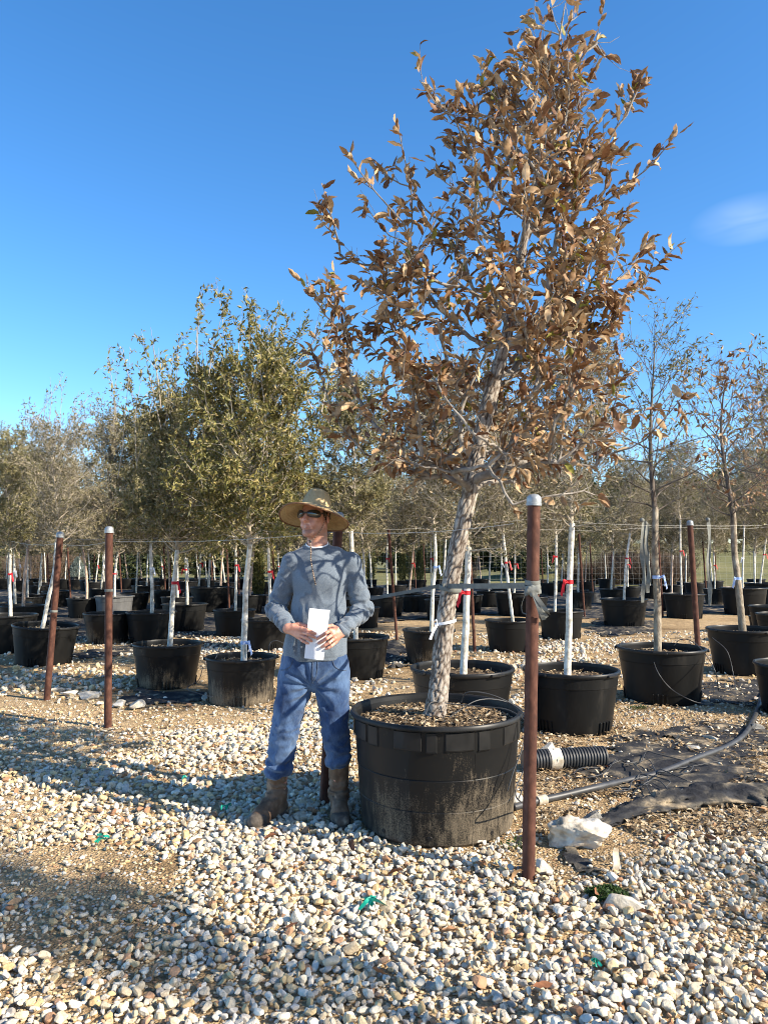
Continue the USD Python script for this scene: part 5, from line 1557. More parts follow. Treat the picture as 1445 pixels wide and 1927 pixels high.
for B in BOOTS:
    B = {k: np.array(v) for k, v in B.items()}

    def upper(p, g=0.0):
        d = cone_d(p, B['heel'], B['ball'], 0.041 + g, 0.049 + g)
        d = smin(d, cone_d(p, B['ball'], B['toe'], 0.048 + g, 0.040 + g), 0.02)
        d = smin(d, cone_d(p, B['heel'] + [0, 0, 0.01], B['ank'], 0.043 + g, 0.050 + g), 0.03)
        d = smin(d, cone_d(p, B['ank'] + [0, -0.01, 0.0], B['ball'] + [0, 0, 0.015], 0.052 + g, 0.042 + g), 0.03)
        d = smin(d, cone_d(p, B['ank'], B['top'], 0.051 + g, 0.066 + g), 0.03)
        return d
    pts = np.array(list(B.values()))
    lo_, hi_ = pts.min(0) - 0.085, pts.max(0) + 0.085
    lo_[2] = -0.01
    v, f = surface_net(lambda p: np.maximum(upper(p), np.maximum(0.018 - p[:, 2], p[:, 2] - B['top'][2])), lo_, hi_, 0.006)
    n = vnorm(v, f)
    cre = np.exp(-((v[:, 2] - 0.17) / 0.05) ** 2)
    v = v + n * (0.005 * cre * np.sin(v[:, 2] * 150 + meshkit.fbm(v * 18, 2) * 10) + 0.003 * (ridged(v, 14, 2) - 0.4))[:, None]
    bt = part('boot', (v, f), L['boot'], man, smooth=True)
    v, f = surface_net(lambda p: np.maximum(upper(p * [1, 1, 0] + [0, 0, 0.044], 0.006), np.maximum(-0.004 - p[:, 2], p[:, 2] - 0.024 - 0.012 * np.clip((p[:, 1] - B['heel'][1] + 0.06) / 0.03, 0, 1))), lo_ - 0.01, np.r_[hi_[:2] + 0.01, 0.06], 0.006)
    part('sole', (v, f), L['sole'], bt, smooth=40)
    fw = unit(B['toe'] - B['ball'])
    v, f = surface_net(lambda p: np.maximum(upper(p, 0.0028), np.maximum(0.02 - p[:, 2], -((p - B['ball'] - fw * 0.018) @ fw) + 2.5 * np.clip(p[:, 2] - 0.075, 0, 1))), lo_, np.r_[hi_[:2], 0.14], 0.0055)
    part('toe_cap', (v, f), L['boot_toe'], bt, smooth=True)

# hair, glasses, hat
def hair_sdf(p):
    d = ell_d(p, (0, 0.018, 0.034), (0.0805, 0.1005, 0.090))
    cut = np.maximum(-0.028 - p[:, 1] - 0.25 * (p[:, 2] - 0.03), -0.055 + 0.9 * np.clip(0.045 - p[:, 1], 0, 1) - p[:, 2])
    return np.maximum(d, cut)


v, f = surface_net(hair_sdf, (-0.1, -0.11, -0.08), (0.1, 0.14, 0.14), 0.0045)
v += vnorm(v, f) * (0.004 * (meshkit.fbm(v * [220, 220, 60], 2) - 0.5))[:, None]
part('hair', (v @ HR.T + HC, f), mix_noise('brown_hair', [(0.3, (0.03, 0.018, 0.011)), (0.7, (0.09, 0.055, 0.034))], 90, 0.6, stretch=(1, 1, 0.2)), man, smooth=True)
L['lens'] = mix_noise('dark_lens', [(0.3, (0.006, 0.006, 0.008)), (0.7, (0.010, 0.010, 0.012))], 3, 0.05, spec=1.0)
L['frame'] = mix_noise('black_frame', [(0.3, (0.008, 0.008, 0.008)), (0.7, (0.014, 0.014, 0.014))], 10, 0.3, spec=0.6)


def band(az0, az1, zc, hh, r_add=0.0, n=18, m=7, round_=True, thick=0.003):
    s = np.linspace(0, 1, n); t = np.linspace(-1, 1, m)
    S, T_ = np.meshgrid(s, t, indexing='ij')
    az = az0 + (az1 - az0) * S
    h = hh * (np.maximum(1 - np.abs(2 * S - 1) ** 3.2, 0.02) ** 0.5 if round_ else 1.0)
    zz = zc + T_ * h - 0.02 * (1 - np.cos(az)) * 0.35
    rx, ry = 0.083 + r_add, 0.094 + r_add
    bul = (1 - T_ ** 2) * 0.003
    o = np.stack([(rx + bul) * np.sin(az), -0.014 - (ry + bul) * np.cos(az), zz], -1).reshape(-1, 3)
    ii = np.stack([(rx + bul - thick) * np.sin(az), -0.014 - (ry + bul - thick) * np.cos(az), zz], -1).reshape(-1, 3)
    i, j = np.meshgrid(np.arange(n - 1), np.arange(m - 1), indexing='ij')
    q = np.stack([i * m + j, (i + 1) * m + j, (i + 1) * m + j + 1, i * m + j + 1], -1).reshape(-1, 4)
    b = n * m
    rim_ = np.r_[np.arange(m), np.arange(1, n) * m + m - 1, (n - 1) * m + np.arange(m - 1)[::-1], np.arange(1, n - 1)[::-1] * m]
    nx = np.roll(rim_, -1)
    return np.vstack([o, ii]), np.vstack([q, q[:, ::-1] + b, np.stack([rim_, nx, nx + b, rim_ + b], 1)])


gm = MB()
for s in (-1, 1):
    gm.add(*band(s * 0.12, s * 1.08, 0.010, 0.0225, 0.006))
    p = spline(np.array([(s * 0.076, -0.055, 0.016), (s * 0.084, -0.02, 0.012), (s * 0.085, 0.02, 0.006), (s * 0.082, 0.045, -0.008)]), 12)
    gm.tube(p, 0.0036, 6)
gm.add(*band(-0.16, 0.16, 0.014, 0.005, 0.0065, round_=False))
v, f = gm.mesh()
gl = part('sunglasses', (v @ HR.T + HC, f), L['frame'], man, smooth=50)
for s in (-1, 1):
    v, f = band(s * 0.16, s * 1.0, 0.010, 0.0185, 0.0095)
    part('lens', (v @ HR.T + HC, f), L['lens'], gl, smooth=True)

HAT_R = HR @ rotx_m(math.radians(-15))
HAT_C = HC + HR @ np.array([0, 0.012, 0.052])
L['straw'] = material('straw', {
    'tc': ('texture_coordinate', {}), 'w': ('noise_texture', {'scale': 110.0, 'detail': 4.0, 'roughness': 0.7}), 'n': ('noise_texture', {'scale': 10.0, 'detail': 3.0}), 'a': ('mix_float', {'fac': 0.5}),
    'r': ('rgb_ramp', {'ramp': [(0.3, (0.30, 0.20, 0.095)), (0.5, (0.52, 0.39, 0.21)), (0.7, (0.66, 0.54, 0.33))]}),
    'b': ('bump', {'strength': 0.5, 'distance': 0.002}), 'p': ('principled_bsdf', {'roughness': 0.75, 'specular_ior_level': 0.25}), 't': ('translucent_bsdf', {}), 'm': ('mix_closure', {'fac': 0.28})},
    [('tc.object', 'w.vector'), ('tc.object', 'n.vector'), ('w.fac', 'a.a'), ('n.fac', 'a.b'), ('a.result', 'r.fac'), ('r.color', 'p.base_color'), ('r.color', 't.color'), ('w.fac', 'b.height'), ('b.normal', 'p.normal'), ('p.BSDF', 'm.closure1'), ('t.BSDF', 'm.closure2')], surface='m.closure')


def brim_z(r, a):
    t = np.clip((r - 0.088) / 0.12, 0, 1)
    side = np.cos(a) ** 2
    return -0.052 * t ** 1.25 - 0.022 * side * t ** 1.5 + 0.006 * np.sin(3 * a + 1) * t + 0.0011 * np.sin((r - 0.088) * 2 * PI / 0.0125)


ka, kr = 96, 56
an = np.arange(ka) * 2 * PI / ka
rr = np.linspace(0.080, 0.208, kr)
A2, R2 = np.meshgrid(an, rr, indexing='ij')
top = np.stack([R2 * np.cos(A2) * 0.98, R2 * np.sin(A2) * 1.02, brim_z(R2, A2)], -1).reshape(-1, 3)
bot = top - [0, 0, 0.0028]
i, j = np.meshgrid(np.arange(ka), np.arange(kr - 1), indexing='ij')
q = np.stack([i * kr + j, i * kr + j + 1, ((i + 1) % ka) * kr + j + 1, ((i + 1) % ka) * kr + j], -1).reshape(-1, 4)
q = q[:, ::-1]
b = ka * kr
e = np.arange(ka) * kr + kr - 1; e2 = np.roll(e, -1)
hat = part('straw_hat', (np.vstack([top, bot]) @ HAT_R.T + HAT_C, np.vstack([q, q[:, ::-1] + b, np.stack([e, e2, e2 + b, e + b], 1)])), L['straw'], man, smooth=True)
edge = np.stack([0.209 * np.cos(an) * 0.98, 0.209 * np.sin(an) * 1.02, brim_z(np.full(ka, 0.208), an) - 0.0014], 1)
part('brim_binding', ring_tube(edge @ HAT_R.T + HAT_C, 0, 6, (0.004, 0.005)), mix_noise('brown_binding', [(0.3, (0.12, 0.055, 0.025)), (0.7, (0.20, 0.10, 0.05))], 60, 0.8), hat, smooth=True)
# crown: tapered, pinched at the front, dented along the top
kz = 26
tt = np.linspace(0, 1, kz)
A3, T3 = np.meshgrid(an, tt, indexing='ij')
taper = 1 - 0.40 * T3 ** 1.5
dome = np.sqrt(np.clip(1 - np.clip((T3 - 0.72) / 0.28, 0, 1) ** 2, 0, 1)) * 0.999 + 0.001
cx_ = 0.086 * taper * dome * np.cos(A3); cy_ = 0.102 * taper * dome * np.sin(A3)
cz_ = 0.112 * np.minimum(T3 / 0.9, 1) ** 0.9
frontness = np.clip(-np.sin(A3), 0, 1)
pinch = frontness ** 1.0 * np.exp(-((np.abs(np.cos(A3)) - 0.55) / 0.25) ** 2) * np.clip((T3 - 0.3) / 0.5, 0, 1)
cx_ *= 1 - 0.30 * pinch
cz_ = cz_ - 0.016 * np.exp(-(cx_ / 0.022) ** 2) * np.clip((T3 - 0.75) / 0.25, 0, 1) + 0.008 * frontness * T3
cz_ += 0.0008 * np.sin(T3 * 60)
cv = np.stack([cx_, cy_, cz_], -1).reshape(-1, 3)
i, j = np.meshgrid(np.arange(ka), np.arange(kz - 1), indexing='ij')
q = np.stack([i * kz + j, ((i + 1) % ka) * kz + j, ((i + 1) % ka) * kz + j + 1, i * kz + j + 1], -1).reshape(-1, 4)
part('hat_crown', (cv @ HAT_R.T + HAT_C + HAT_R @ [0, 0, -0.001], q), L['straw'], hat, smooth=60)
# chin cord
to_w = lambda p: np.array(p) @ HR.T + HC
L['cord'] = material('braided_cord', {'tc': ('texture_coordinate', {}), 'w': ('wave_texture', {'wave_type': 'bands', 'bands_direction': 'z', 'scale': 32.0, 'distortion': 2.5}), 'r': ('rgb_ramp', {'ramp': [(0.25, (0.045, 0.022, 0.016)), (0.5, (0.16, 0.07, 0.035)), (0.85, (0.36, 0.28, 0.20))]}), 'p': ('principled_bsdf', {'roughness': 0.85})},
                     [('tc.object', 'w.vector'), ('w.fac', 'r.fac'), ('r.color', 'p.base_color')], surface='p.BSDF')
bead = to_w([(0.012, -0.062, -0.150)])[0]
cm = MB()
for s in (-1, 1):
    p = np.vstack([to_w([(s * 0.083, -0.012, 0.04), (s * 0.078, -0.022, -0.03), (s * 0.064, -0.036, -0.085), (s * 0.036, -0.056, -0.128)]), [bead]])
    cm.tube(spline(p, 18), 0.0023, 5)
chest = lambda x, z_: sv[(np.hypot(sv[:, 0] - x, sv[:, 2] - z_) < 0.022) & (sv[:, 1] < 0.03), 1].min() - 0.003
hang = np.array([bead, [bead[0] + 0.006, chest(bead[0] + 0.006, 1.53) - 0.008, 1.545]] + [[bead[0] + 0.006 + 0.011 * k, chest(bead[0] + 0.006 + 0.011 * k, 1.5 - 0.05 * k) - 0.007, 1.505 - 0.05 * k] for k in range(4)])
cm.tube(spline(hang, 40), 0.0042, 6)
part('chin_cord', cm.mesh(), L['cord'], hat, smooth=True)
v, f = box(*bead, 0.014, 0.014, 0.016, 0.004)
part('cord_bead', (v, f), L['frame'], hat, smooth=40)
# wedding ring
rp = FR_[2]
ax = unit(np.array(rp[1]) - np.array(rp[0])); c0 = np.array(rp[0]) + (np.array(rp[1]) - np.array(rp[0])) * 0.72
Rr = frame_z(ax)
v, f = lathe([(0.0100, -0.0022), (0.0114, -0.0022), (0.0114, 0.0022), (0.0100, 0.0022), (0.0100, -0.0022)], 24)
part('ring', (v @ Rr.T + c0, f), mix_noise('gold', [(0.3, (0.75, 0.6, 0.35)), (0.7, (0.8, 0.66, 0.4))], 3, 0.25, metallic=1.0), man, smooth=40)

# the folded sheet he holds
n1, n2 = 10, 26
s, t = np.meshgrid(np.linspace(0, 1, n1), np.linspace(0, 1, n2), indexing='ij')
c00, c10, c11, c01 = np.array([-0.004, -0.246, 1.228]), np.array([0.108, -0.246, 1.219]), np.array([0.073, -0.248, 0.943]), np.array([-0.031, -0.248, 0.955])
P = (c00 + (c10 - c00) * s[..., None]) * (1 - t[..., None]) + (c01 + (c11 - c01) * s[..., None]) * t[..., None]
P[..., 1] += 0.010 * np.clip(0.42 - t, 0, 1) ** 1.3 * np.sin(s * PI * 1.0) - 0.006 * (t > 0.6) * (t - 0.6) * 2 * np.sin(s * 5) + 0.004 * np.sin(s * 6 + t * 3) * np.clip(0.3 - t, 0, 1) * 3
m = MB()
layers = []
for k, (off_, dx) in enumerate(((0.0, 0.0), (0.0016, 0.003))):
    v = P.reshape(-1, 3) + [dx, off_, dx * 0.5]
    i, j = np.meshgrid(np.arange(n1 - 1), np.arange(n2 - 1), indexing='ij')
    q = np.stack([i * n2 + j, i * n2 + j + 1, (i + 1) * n2 + j + 1, (i + 1) * n2 + j], -1).reshape(-1, 4)
    m.add(v, q)
v, f = m.mesh()
part('folded_paper', (v + [PX, PY, 0], f), material('paper', {'p': ('principled_bsdf', {'base_color': (0.78, 0.78, 0.80), 'roughness': 0.8}), 't': ('translucent_bsdf', {'color': (0.7, 0.7, 0.72)}), 'm': ('mix_closure', {'fac': 0.12})}, [('p.BSDF', 'm.closure1'), ('t.BSDF', 'm.closure2')], surface='m.closure'),
     smooth=True, label='white folded sheet of paper held in both hands by the man', cat='paper')
POT_FEET += [(PX - 0.21, PY + 0.03, 0.062), (PX - 0.255, PY - 0.06, 0.06), (PX - 0.29, PY - 0.14, 0.06), (PX + 0.145, PY + 0.05, 0.065), (PX + 0.158, PY - 0.05, 0.06), (PX + 0.172, PY - 0.14, 0.06)]
# ------------------------------------------------------------------ straps, tubes and things lying about
CLEAR = []          # (x, y, half x, half y) kept free of gravel


def ribbon_strip(pts, w, up=(0, 0, 1.0), thick=0.0015, n=30, twist=0.0, ruffle=0.0):
    p = spline(np.array(pts, float), n)
    t = unit(np.gradient(p, axis=0))
    s = unit(np.cross(t, np.cross(np.broadcast_to(up, p.shape), t)))
    s = np.broadcast_to(unit(np.asarray(up, float)), p.shape) - t * (t @ unit(np.asarray(up, float)))[:, None]
    s = unit(s); o = np.cross(t, s)
    a = twist * np.linspace(0, 1, n)
    s2 = s * np.cos(a)[:, None] + o * np.sin(a)[:, None]
    ww = w * (1 + ruffle * np.sin(np.linspace(0, 1, n) * 23))[:, None]
    v = np.vstack([p - s2 * ww, p + s2 * ww, p - s2 * ww + o * thick, p + s2 * ww + o * thick])
    i = np.arange(n - 1)
    q = np.vstack([np.stack([i, i + 1, n + i + 1, n + i], 1), np.stack([2 * n + i, 3 * n + i, 3 * n + i + 1, 2 * n + i + 1], 1),
                   np.stack([i, 2 * n + i, 2 * n + i + 1, i + 1], 1), np.stack([n + i, n + i + 1, 3 * n + i + 1, 3 * n + i], 1)])
    return v, q


prx = lambda v: PR[0] + (PR[1] - PR[0]) * ((v - 1652) / (941 - 1652))
trunk_at = lambda v: tp[np.argmin(np.abs(to_px(tp)[0][:, 1] - v))]
pw = prx(1108)
tw = trunk_at(1103)
strap = thing('tie_strap', 'flat grey strap pulled from the leaning trunk to a knot round the nearest post', 'strap')
a0 = tw + np.array([-0.03, -0.068, 0.0]); b0 = pw + np.array([-0.03, 0.01, 0.005])
part('band', ribbon_strip([a0 + [-0.02, 0.03, 0.002], a0 + [0.03, -0.005, 0.002], (a0 + b0) / 2 + [0, 0, 0.0], b0], 0.0145, twist=0.25), L['strap'], strap, smooth=40)
m = MB()
for k in range(3):
    zc = pw + np.array([0, 0, 0.022 - 0.024 * k])
    c_ = np.stack([zc[0] + (0.0345 + 0.002 * k) * np.cos(an), zc[1] + (0.0345 + 0.002 * k) * np.sin(an), zc[2] + 0.006 * np.sin(an + k)], 1)
    m.add(*ring_tube(c_, 0, 6, (0.003, 0.014)))
part('post_wrap', m.mesh(), L['strap'], strap, smooth=True)
kv, kf = surface_net(lambda p: smin(smin(cone_d(p, (-0.02, 0, 0), (0.022, 0, 0.006), 0.014, 0.016), cone_d(p, (0, -0.006, -0.016), (0.004, 0.006, 0.018), 0.012, 0.013), 0.006), cone_d(p, (-0.014, 0.0, 0.014), (0.018, -0.004, -0.014), 0.01, 0.01), 0.004), (-0.05, -0.04, -0.05), (0.05, 0.04, 0.05), 0.0045)
part('knot', (kv + pw + [-0.012, -0.042, -0.02], kf), L['strap'], strap, smooth=True)
for k, (x1, z1) in enumerate(((0.062, -0.115), (0.048, -0.125), (0.036, -0.112), (0.07, -0.098))):
    o = pw + np.array([-0.006, -0.05, -0.03])
    part('tail', ribbon_strip([o, o + [x1 * 0.3, -0.012 - 0.004 * k, z1 * 0.35], o + [x1 * 0.75, -0.006 - 0.006 * k, z1 * 0.8], o + [x1, 0.004, z1]], 0.010, up=(0.6, 0.5, 0.5), n=14, twist=0.5 + 0.4 * k), L['strap'], strap, smooth=40)
o = pw + np.array([-0.04, -0.035, -0.03])
part('tail', ribbon_strip([o, o + [-0.02, 0, -0.05], o + [-0.018, 0.0, -0.09], o + [0.002, 0.0, -0.1]], 0.008, up=(0.3, 1, 0.2), n=16), L['strap'], strap, smooth=40)
c_ = np.stack([tw[0] + 0.064 * np.cos(an), tw[1] + 0.064 * np.sin(an), tw[2] - 0.012 + 0.010 * np.sin(an) - 0.008 * np.cos(an)], 1)
part('trunk_loop', ring_tube(c_, 0, 6, (0.003, 0.014)), L['strap'], strap, smooth=True)
s2 = thing('tie_strap', 'slack grey strap running from the leaning trunk leftwards behind the man', 'strap')
a1 = tw + np.array([-0.06, 0.03, 0.0])
part('band', ribbon_strip([a1 + [0.02, 0.03, 0.004], a1, D(750, 1117, 4.55), D(690, 1127, 4.66), D(630, 1124, 4.70)], 0.011, twist=0.5), L['strap'], s2, smooth=40)
# white ribbon knotted on the leaning trunk
wv = trunk_at(1172)
wt = MB()
c_ = np.stack([wv[0] + 0.063 * np.cos(an), wv[1] + 0.063 * np.sin(an), wv[2] + 0.012 * np.cos(an)], 1)
wt.add(*ring_tube(c_, 0, 6, (0.002, 0.009)))
o = wv + np.array([-0.05, -0.052, -0.006])
wt.add(*ribbon_strip([o, o + [-0.018, -0.012, -0.03], o + [-0.032, -0.006, -0.06], o + [-0.042, 0, -0.09]], 0.008, up=(0.7, 0.4, 0.5), n=14, twist=0.6))
wt.add(*ribbon_strip([o, o + [-0.008, -0.015, 0.025], o + [-0.03, -0.012, 0.01]], 0.008, up=(0.3, 1, 0.2), n=10))
v, f = wt.mesh()
part('ribbon', (v - TO, f), L['white_ribbon'], tree, smooth=40)

# drip tubes of the big pot
DT = [('thin black drip tube curling over the big pot\'s right rim and down its side', [(868, 1322, 4.28), (880, 1303, 4.25), (925, 1308, 4.22), (975, 1333, 4.2), (990, 1362, 4.12), (982, 1410, 4.05), (966, 1452, 4.0), (955, 1490, 3.98)]),
      ('thin black drip tube looping from the soil past the right rim beside the post', [(800, 1345, 4.2), (812, 1322, 4.3), (850, 1325, 4.35), (905, 1330, 4.3), (960, 1338, 4.25), (996, 1372, 4.1), (992, 1430, 4.05), (970, 1490, 3.95), (985, 1512, 3.9), (1010, 1512, 4.4)]),
      ('thin black drip tube arching highest above the big pot towards the post', [(845, 1350, 4.3), (900, 1318, 4.4), (955, 1322, 4.5), (1000, 1352, 4.5), (1006, 1420, 4.4), (985, 1480, 4.2), (975, 1505, 4.1)])]
for lb, pts in DT:
    p = np.array([D(u, v, y) for u, v, y in pts]); p[:, 2] = np.maximum(p[:, 2], 0.02)
    part('drip_tube', tube(spline(p, 60), 0.0038, 6), L['black_hose'], smooth=True, label=lb, cat='tube')
for lb, pts in (('thin drip tube curving down the front of the sparse oak\'s wide pot', [(1225, 1222, 7.9), (1236, 1262, 7.45), (1262, 1296, 7.42), (1300, 1318, 7.3), (1325, 1325, 7.4)]), ('wiry tube arching off the rim of the large pot at the right edge', [(1340, 1200, 9.3), (1368, 1226, 9.1), (1380, 1270, 9.0), (1384, 1296, 8.6)]),
                ('fine tube looping above the rim of the sparse oak\'s wide pot', [(1268, 1215, 8.0), (1280, 1204, 8.0), (1300, 1206, 7.9), (1322, 1225, 7.7), (1345, 1262, 7.4), (1352, 1300, 7.6)]), ('thin tube looping over the soil of the tall leafy oak left of the man', [(405, 1240, 7.6), (420, 1212, 7.7), (432, 1216, 7.7), (436, 1232, 7.7)]),
                ('thin tube bent out of the pot half hidden left of the man', [(506, 1240, 8.4), (508, 1212, 8.4), (520, 1206, 8.5), (536, 1212, 8.5)]), ('loose tube lying between the round pot and the dusty pot', [(382, 1255, 8.4), (374, 1280, 8.2), (352, 1296, 7.9), (384, 1308, 7.7), (400, 1312, 7.6)])):
    p = np.array([D(u, v, y) for u, v, y in pts]); p[:, 2] = np.maximum(p[:, 2], 0.015)
    part('drip_tube', tube(spline(p, 40), 0.0045, 5), L['black_hose'], smooth=True, label=lb, cat='tube')
tr_ = np.random.default_rng(44)
for i in range(9):
    u0, v0 = tr_.uniform(1040, 1230), tr_.uniform(1440, 1505)
    pts = [G(u0 + k * tr_.uniform(12, 30), v0 + 14 * math.sin(k * 1.3 + i) + k * tr_.uniform(-3, 3)) + [0, 0, 0.012 + 0.05 * abs(math.sin(k + i))] for k in range(6)]
    part('drip_tube', tube(spline(np.array(pts), 40), 0.0036, 5), L['black_hose'], smooth=True, label='thin black drip tube tangled on the ground behind the thick hose', cat='tube', group='tangle of drip tubes behind the hose')

# corrugated pipe
pc0, pc1 = G(985, 1452), G(1137, 1443)
Rp = 0.073
ax = pc1 - pc0; Lp = np.linalg.norm(ax)
prof = []
nrib = 27
for k in range(nrib):
    z0 = Lp * k / nrib
    dz = Lp / nrib
    prof += [(Rp * 0.88, z0), (Rp * 0.88, z0 + dz * 0.3), (Rp, z0 + dz * 0.42), (Rp, z0 + dz * 0.88), (Rp * 0.88, z0 + dz * 0.999)]
prof += [(Rp * 0.80, Lp), (Rp * 0.80, Lp * 0.4), (0.0, Lp * 0.4)]
prof = [(0.0, 0.0)] + prof
v, f = lathe(prof, 40)
cp = thing('corrugated_pipe', 'short length of black corrugated drain pipe lying behind the nearest post', 'pipe', pc0 + [0, 0, Rp])
part('tube', (v @ frame_z(ax).T, f), L['black_hose'], cp, smooth=35)
v, f = lathe([(Rp * 1.01, Lp * 0.30), (Rp * 1.035, Lp * 0.31), (Rp * 1.02, Lp * 0.36), (Rp * 1.045, Lp * 0.43), (Rp * 1.01, Lp * 0.44)], 40)
v[:, :2] *= (1 + 0.03 * np.sin(np.arctan2(v[:, 1], v[:, 0]) * 5 + v[:, 2] * 60))[:, None]
part('tape_wrap', (v @ frame_z(ax).T, f), L['white_plastic'], cp, smooth=35)
CLEAR.append(((pc0[0] + pc1[0]) / 2, pc0[1], 0.33, 0.1))

# thick hose with a white coupling
hp = [G(u, v) + [0, 0, 0.024 + e] for u, v, e in ((965, 1528, 0), (1000, 1518, 0), (1060, 1506, 0.005), (1120, 1496, 0.02), (1180, 1476, 0.0), (1240, 1462, 0), (1310, 1436, 0.01), (1370, 1410, 0.0), (1403, 1388, 0.01), (1424, 1345, 0.0), (1442, 1292, 0), (1470, 1240, 0))]
hose = thing('irrigation_hose', 'thick black irrigation hose running over the ground from a white coupling by the post', 'hose')
part('hose', tube(spline(np.array(hp), 120), 0.021, 14), L['black_hose'], hose, smooth=True)
hs = spline(np.array(hp), 240)
k0 = np.argmin(np.abs(to_px(hs)[0][:, 0] - 1010)); k1 = np.argmin(np.abs(to_px(hs)[0][:, 0] - 1028))
part('coupling', tube(hs[k0:k1 + 1], 0.029, 16), L['white_plastic'], hose, smooth=40)
for (u, v, r) in ((1040, 1510, 1), (1120, 1494, 1), (1200, 1470, 1), (1290, 1445, 1), (1370, 1408, 1)):
    g_ = G(u, v); CLEAR.append((g_[0], g_[1], 0.16, 0.05))

# black ground cloth
def cloth(label, poly, seed, z=0.008, wrinkle=0.02, name='ground_cloth'):
    from shapely.geometry import Polygon, Point
    P_ = np.array([G(u, v)[:2] for u, v in poly])
    pg = Polygon(P_).buffer(0)
    x0, y0, x1, y1 = pg.bounds
    h = max(0.03, (x1 - x0) / 110)
    xs, ys = np.arange(x0, x1 + h, h), np.arange(y0, y1 + h, h)
    X, Y = np.meshgrid(xs, ys)
    q = np.stack([X, Y, 0 * X + seed], -1)
    rag = (meshkit.fbm(q * 4, 4) - 0.5) * 0.5 - 0.9 * np.clip(meshkit.fbm(q * 1.7 + 5, 4, 3) - 0.585, 0, 1) * 4 * np.minimum(1, (x1 - x0) / 3)
    dist = np.array([pg.exterior.distance(Point(a, b)) * (1 if pg.contains(Point(a, b)) else -1) for a, b in zip(X.ravel(), Y.ravel())]).reshape(X.shape) + rag
    hgt = ground_h(X, Y) + z + wrinkle * np.clip(ridged(q.reshape(-1, 3) * [1, 2.2, 1], 2.2, seed).reshape(X.shape), 0, 1) ** 2 * np.clip(dist / 0.1, 0, 1)
    n = len(xs)
    i, j = np.meshgrid(np.arange(len(ys) - 1), np.arange(n - 1), indexing='ij')
    f = np.stack([i * n + j, i * n + j + 1, (i + 1) * n + j + 1, (i + 1) * n + j], -1).reshape(-1, 4)
    f = f[(dist.ravel()[f] > 0).all(1)]
    v = np.stack([X, Y, hgt], -1).reshape(-1, 3)
    used = np.unique(f); re = -np.ones(len(v), int); re[used] = np.arange(len(used))
    part(name, (v[used], re[f]), L['fabric'], smooth=True, label=label, cat='ground cloth')


cloth('black ground cloth under the corrugated pipe and hose at the right', [(1000, 1470), (1160, 1385), (1300, 1360), (1445, 1375), (1500, 1440), (1440, 1500), (1280, 1510), (1120, 1530), (1010, 1530)], 3)
cloth('worn grey-black ground cloth strip in front of the wide pot at the right edge', [(1290, 1290), (1445, 1270), (1500, 1300), (1450, 1330), (1320, 1330)], 5)
cloth('black ground cloth between the round pot and the dusty pot on the left', [(208, 1315), (260, 1298), (330, 1302), (395, 1300), (400, 1322), (330, 1328), (235, 1332)], 7, wrinkle=0.03)
cloth('dark ground cloth strip among the pots right of the dark leaning stake', [(1095, 1190), (1130, 1165), (1230, 1170), (1235, 1190), (1140, 1200)], 9, wrinkle=0.05)
cloth('dark ground cloth among the pots left of the big trunk', [(690, 1215), (760, 1200), (775, 1255), (735, 1262), (690, 1240)], 11, wrinkle=0.06)
cloth('dark ground cloth running through the left rows of pots', [(140, 1225), (250, 1215), (420, 1205), (430, 1220), (260, 1232), (150, 1240)], 13, wrinkle=0.03)
cloth('dark dusty ground cloth under the far rows of pots on the left', [(-60, 1212), (300, 1206), (430, 1196), (560, 1150), (650, 1106), (300, 1098), (-80, 1098)], 21, wrinkle=0.03)
cloth('dark dusty ground cloth under the far rows of pots in the middle', [(640, 1180), (760, 1170), (900, 1160), (1000, 1150), (1000, 1102), (640, 1102)], 23, wrinkle=0.03)
cloth('dark dusty ground cloth under the far rows of pots on the right', [(1010, 1172), (1200, 1160), (1500, 1150), (1500, 1106), (1010, 1104)], 25, wrinkle=0.03)
cloth('black cloth scrap bunched before the small grey rock by the nearest post', [(1000, 1610), (1060, 1600), (1130, 1625), (1145, 1655), (1100, 1650), (1040, 1632)], 15, wrinkle=0.05, name='cloth_scrap')
# bunched ridge of cloth
rp_ = [G(u, v) + [0, 0, 0.02] for u, v in ((1128, 1562), (1160, 1545), (1200, 1528), (1260, 1516), (1320, 1506), (1380, 1504), (1445, 1506), (1500, 1500))]
c_ = spline(np.array(rp_), 90)
rad_ = np.interp(np.linspace(0, 1, 90), [0, 0.15, 0.35, 0.6, 1], [0.018, 0.028, 0.045, 0.06, 0.055])
v, f = tube(c_, 1.0, 26)
cen = np.vstack([np.repeat(c_, 26, 0), c_[:1], c_[-1:]])
dr = v - cen
rr_ = np.r_[np.repeat(rad_, 26), 0, 0]
q_ = np.stack([v[:, 0] * 5, v[:, 1] * 14, v[:, 2] * 14], 1)
v = cen + dr * (rr_ * (0.55 + 1.0 * np.clip(ridged(cen * [2.5, 2.5, 2.5] + dr * 1.1, 2.4, 6, 4), -0.2, 1)))[:, None] * [1, 2.2, 0.75]
v[:, 2] = np.maximum(v[:, 2], 0.002)
part('ground_cloth', (v, f), L['fabric'], smooth=True, label='long bunched-up ridge of black cloth along the edge of the gravel at the right', cat='ground cloth')
for t_ in np.linspace(0.1, 0.95, 9):
    p = c_[int(t_ * 89)]; CLEAR.append((p[0], p[1], 0.12, 0.09))

